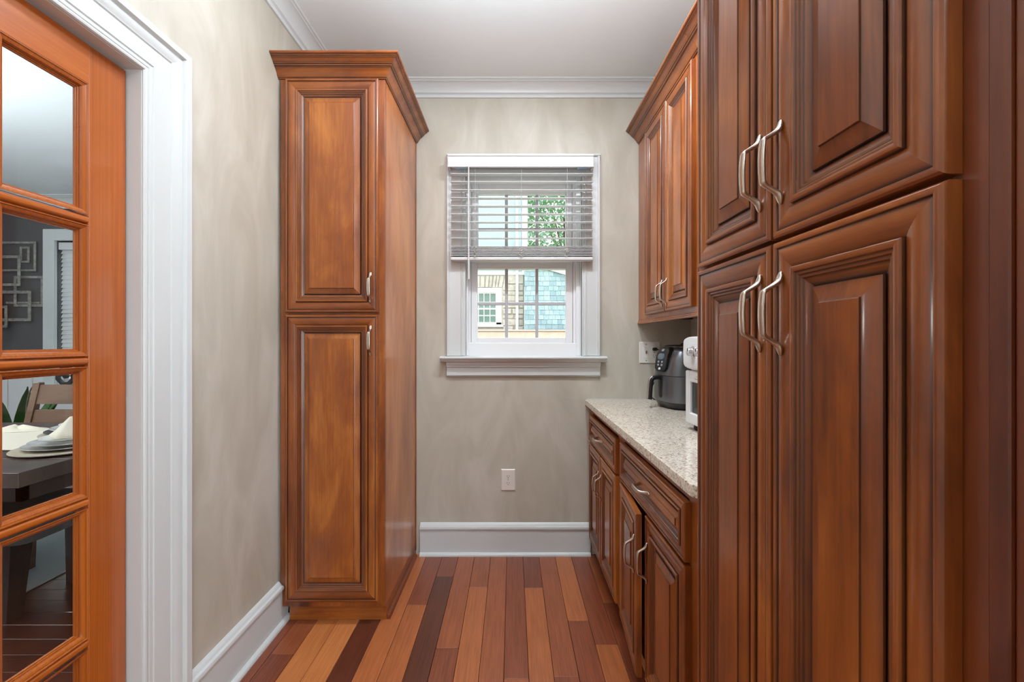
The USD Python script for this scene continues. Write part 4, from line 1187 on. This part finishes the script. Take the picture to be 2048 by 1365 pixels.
for i, (pc, w) in enumerate((((-1.955, 1.925), "nearer"), ((-2.19, 2.235), "farther"))):
    z = TT + .0075
    plate("placemat_disc", .185 if i == 0 else .17, z, pc, charger_m, f"round woven mat under the {w} place setting", None, lip=False)
    plate("charger_plate", .150, z + .0058, pc, ornament_m if i else china, f"wide metal charger of the {w} place setting", None, h=.012)
    plate("dinner_plate", .130, z + .016, pc, china, f"silver-grey dinner plate of the {w} place setting", None, h=.016)
    plate("salad_plate", .098, z + .034, pc, china_w, f"small pale plate on top of the {w} place setting", None, h=.014)
    nz = z + .052
    ra = random.Random(5 + i)
    pts = []
    for rr_, hh in ((.080, 0), (.085, .012), (.060, .032), (.040, .055), (.012, .085)):
        pts.append(np.array([(pc[0] + .012 + rr_ * (1.0 + .22 * math.sin(5 * t + i)) * math.cos(t), pc[1] + rr_ * .7 * (1 + .18 * math.cos(4 * t)) * math.sin(t), nz - .004 + hh) for t in np.linspace(0, 2 * np.pi, 30, endpoint=False)]))
    obj("napkin", loft(pts), linen, smooth=60, label=f"gathered cream napkin standing on the {w} place setting", cat="napkin")

# plant beside the chair
pl = thing("potted_plant", "broad-leaved green plant in a grey pot behind the dining chair", "plant", (-3.62, 3.15, 0))
obj("pot", lathe([(.11, 0), (.12, .01), (.15, .30), (.155, .32), (.14, .32), (.135, .28), (.0002, .28)], (-3.62, 3.15, 0), 28), pot_m, pl, smooth=40)
rl = random.Random(21)


def blade(base, az, length, w, lean, bend):
    L, R, C = [], [], []
    d = np.array([math.cos(az), math.sin(az), 0])
    sd = np.array([-d[1], d[0], 0])
    for s in np.linspace(0, 1, 10):
        p = np.array(base) + d * (lean * s + bend * s * s) * length + np.array([0, 0, 1]) * length * (s - .28 * bend * s * s)
        ww = w * (math.sin(math.pi * min(1, .12 + s * .88)) ** .7) * (1 if s < 1 else 0) + .001
        C.append(p)
        L.append(p + sd * ww + d * .012 * (1 if s else 1))
        R.append(p - sd * ww + d * .012)
    v = np.vstack([L, C, R])
    n = 10
    f = []
    for k in range(2):
        for i in range(n - 1):
            a = k * n + i
            f += [(a, a + n, a + n + 1), (a, a + n + 1, a + 1)]
    m1 = trimesh.Trimesh(v, np.array(f), process=False)
    m2 = m1.copy()
    m2.vertices = m2.vertices + d * -.0015
    m2.invert()
    return trimesh.util.concatenate([m1, m2])


for i in range(12):
    az = i * 2.4 + .3
    obj("leaf", blade((-3.62 + .03 * math.cos(az), 3.15 + .03 * math.sin(az), .28), az, rl.uniform(.50, .68), rl.uniform(.034, .046), rl.uniform(.04, .34), rl.uniform(.05, .35)), leaf_m, pl, smooth=60)
tw = tube(smooth_path([(-3.45, 3.1, .28), (-3.42, 3.06, .7), (-3.38, 3.05, .88), (-3.33, 3.05, .935), (-3.28, 3.05, .945)]), [.004] * 24 + [.002], 6)
obj("dry_stem", tw, bark_m, pl)

# ---------------------------------------------------------------- outside
obj("ground", box(-40, 40, 2.9, 60, -.75, -.65), grass_m, smooth=False, label="ground between the houses", **S)
HY, HS = 13.0, F / 13.0
hx = lambda px: (px - 1024) / HS
hz = lambda py: CAMZ - (py - 682.5) / HS
nh = thing("neighbour_house", "neighbouring house of grey stone with a blue shingled wing, outside the window", "house", (0, HY, -.65))
obj("masonry_wall", [box(-7, hx(953), HY, HY + .3, -.65, hz(549)), box(hx(953), hx(1001), HY, HY + .3, -.65, hz(650)), box(hx(953), hx(1001), HY, HY + .3, hz(577), hz(549)), box(hx(1001), hx(1048), HY, HY + .3, -.65, hz(549))], mortar_m, nh, smooth=False)
obj("upper_wall", box(-7, hx(1054), HY - .03, HY + .3, hz(549), hz(280), .01), stucco_m, nh, smooth=False)
obj("wall_return", box(hx(1046), hx(1054), HY - .02, HY + 3, hz(549), hz(280)), stucco_m, nh, smooth=False)
obj("belt_course", box(-7, hx(1055), HY - .07, HY - .0, hz(551), hz(545), .01), ext_white, nh, smooth=False)
# stones
rs = random.Random(31)


def stone(x0, x1, z0, z1):
    d = rs.uniform(.03, .075)
    pts = []
    for y, ins in ((HY + .02, 0), (HY - d * .55, .002), (HY - d, .025)):
        for x, s in ((x0, 1), (x1, -1)):
            for z, t in ((z0, 1), (z1, -1)):
                pts.append((x + s * (ins + rs.uniform(0, .008)), y, z + t * (ins * .8 + rs.uniform(0, .008))))
    obj("stone", hull(pts), stone_m, nh, smooth=False)


def course(x0, x1, z0, z1):
    x = x0
    while x < x1 - .02:
        w = rs.uniform(.24, .52)
        if x1 - (x + w) < .16:
            w = x1 - x
        stone(x + .006, min(x + w, x1) - .006, z0 + .006, z1 - .006)
        x += w


zt = hz(549)
zz = 1.40
while zz < zt - .02:
    h = rs.uniform(.13, .21)
    if zt - (zz + h) < .1:
        h = zt - zz
    if zz + h <= hz(655) or zz >= hz(577):
        if not (zz >= hz(577)):
            course(hx(925), hx(1048), zz, zz + h)
        else:
            course(hx(1010), hx(1048), zz, zz + h)
    else:
        course(hx(1005), hx(1048), zz, zz + h)
    zz += h
lx = hx(930)
k = 0
while lx < hx(1008):                           # soldier course of upright stones over the window
    w = rs.uniform(.085, .14)
    cxm = (lx + w / 2 - hx(960)) * .10
    p = []
    for y, ins in ((HY + .02, 0), (HY - .05, .012)):
        p += [(lx + .004 + ins, y, hz(576) + ins), (lx + w - .004 - ins, y, hz(576) + ins), (lx + .004 + ins + cxm, y, hz(552) - ins), (lx + w - .004 - ins + cxm, y, hz(552) - ins)]
    obj("lintel_stone", hull(p), stone_m, nh, smooth=False)
    lx += w
# its window
wn_ = sub("window", nh)
wx0, wx1 = hx(922), hx(1003)
obj("casing", [box(wx0, wx1, HY - .06, HY + .05, hz(586), hz(577), .008), box(hx(992), wx1, HY - .06, HY + .05, hz(650), hz(586), .008), box(wx0, wx0 + .16, HY - .06, HY + .05, hz(650), hz(586), .008), box(wx0, wx1, HY - .06, HY + .05, hz(650), hz(645), .008), box(wx0 - .05, wx1 + .05, HY - .12, HY + .05, hz(655), hz(650), .01)], ext_white, wn_, smooth=False)
cols = [hx(957 - 12 * 2), hx(957 - 12), hx(957), hx(968), hx(980), hx(991)]
rows = [hz(645), hz(631.5), hz(618), hz(605), hz(587)]
obj("meeting_rail", box(wx0 + .16, hx(992), HY + .0, HY + .04, hz(619.5), hz(616), .004), ext_white, wn_, smooth=False)
for x in cols[1:-1]:
    obj("muntin", box(x - .014, x + .014, HY + .01, HY + .035, hz(645), hz(586)), ext_white, wn_, smooth=False)
for z in (rows[1], rows[3]):
    obj("muntin", box(wx0 + .16, hx(992), HY + .012, HY + .034, z - .014, z + .014), ext_white, wn_, smooth=False)
for i in range(5):
    for j in range(4):
        obj("pane", box(cols[i], cols[i + 1], HY + .022, HY + .026, rows[j], rows[j + 1]), far_glass, wn_, smooth=False)
# downspout, corner board
obj("downspout", box(hx(1031.5), hx(1036.5), HY - .17, HY - .09, -.65, hz(300), .012), ext_white, nh, smooth=False)
obj("corner_board", box(hx(1044), hx(1055), HY - .06, HY + .02, hz(545), hz(280), .01), ext_white, nh, smooth=False)
# wing with blue shingles
WYY = HY - .25
rk = lambda x: hz(540) + (x - hx(1088)) * -.302
wxa, wxb = hx(1048.5), 3.4
poly = [(wxa, -.65), (wxb, -.65), (wxb, rk(wxb)), (wxa, rk(wxa))]
obj("wing_wall", prism(poly, "y", WYY, WYY + .25), shingle_m[2], nh, smooth=False)
z = 1.30
row = 0
EXPO = 9.45 / HS
while z < 4.2:
    x = wxa - (.0 if row % 2 else .06)
    while x < 2.35:
        w = rs.uniform(.11, .20)
        a, b = max(x, wxa), min(x + w, 2.4)
        if b - a > .02 and z + .03 < rk((a + b) / 2):
            t = rs.uniform(.018, .026)
            zb = z + rs.uniform(-.006, .006)
            zc_ = min(z + EXPO + .02, rk(b) - .0)
            if zc_ > zb + .02:
                obj("shingle", hull([(a + .003, WYY - t, zb), (b - .003, WYY - t, zb), (a + .003, WYY - .001, zb), (b - .003, WYY - .001, zb), (a + .003, WYY - .006, zc_), (b - .003, WYY - .006, zc_), (a + .003, WYY, zc_), (b - .003, WYY, zc_)]), rs.choice(shingle_m), nh, smooth=False)
        x += w
    z += EXPO
    row += 1
xa, xb = wxa - .05, wxb + .3
obj("rake_board", prism([(xa, rk(xa) - .02), (xb, rk(xb) - .02), (xb, rk(xb) + .17), (xa, rk(xa) + .17)], "y", WYY - .10, WYY - .03), ext_white, nh, smooth=False)
obj("wing_roof", prism([(xa, rk(xa) + .17), (xb, rk(xb) + .17), (xb, rk(xb) + .24), (xa, rk(xa) + .24)], "y", WYY - .16, WYY + 3.0), roof_m, nh, smooth=False)

gw = thing("garden_wall", "peach masonry garden wall in front of the neighbouring house", "wall", (0, 12, -.65))
obj("masonry", box(-6, 5, 11.9, 12.1, -.65, 1.50, .02), peach_m, gw, smooth=False)
obj("coping", box(-6, 5, 11.85, 12.15, 1.50, 1.545, .015), plain("pale_coping", lin(232, 214, 198), .9), gw, smooth=False)
obj("pier", box(1.86, 2.16, 11.82, 12.18, -.65, 1.66, .02), peach_m, gw, smooth=False)


def tree(c, r, n, seed, label, trunk_r=.16):
    t = thing("leafy_tree", label, "tree", (c[0], c[1], -.65))
    rt = np.random.RandomState(seed)
    d = rt.normal(size=(n, 3))
    d /= np.linalg.norm(d, axis=1, keepdims=True)
    rad = rt.uniform(.55, 1.0, n) ** .6
    P = np.array(c) + d * rad[:, None] * np.array(r)
    k = meshkit.fbm(P * 1.1, 3, seed)
    P = P[k > .405]
    n = len(P)
    a = rt.normal(size=(n, 3))
    a /= np.linalg.norm(a, axis=1, keepdims=True)
    b = np.cross(a, rt.normal(size=(n, 3)))
    b /= np.linalg.norm(b, axis=1, keepdims=True)
    s = rt.uniform(.07, .13, (n, 1))
    v = np.stack([P - a * s, P + b * s * .5, P + a * s, P - b * s * .5], 1).reshape(-1, 3)
    q = np.arange(n)[:, None] * 4
    f = np.vstack([np.hstack([q, q + 1, q + 2]), np.hstack([q, q + 2, q + 3])])
    obj("foliage", trimesh.Trimesh(v, f, process=False), tree_leaf, t, smooth=False)
    obj("trunk", [tube([(c[0], c[1], -.65), (c[0] + .1, c[1], 1.5), (c[0], c[1] + .1, c[2] + .5)], [trunk_r, trunk_r * .8, trunk_r * .4], 8)] +
        [tube([(c[0], c[1], c[2] - r[2] * .4), (c[0] + r[0] * .55 * math.cos(w), c[1] + r[1] * .55 * math.sin(w), c[2] + r[2] * .3)], [trunk_r * .4, trunk_r * .12], 6) for w in (.3, 1.9, 3.4, 5.0)], bark_m, t)


tree((2.5, 20.6, 6.6), (2.8, 2.0, 3.9), 18000, 4, "pale green leafy tree behind the blue shingled wing")
tree((9.0, 24.0, 7.6), (3.4, 2.4, 4.6), 12000, 9, "farther leafy tree beyond the shingled wing, to the right", .22)
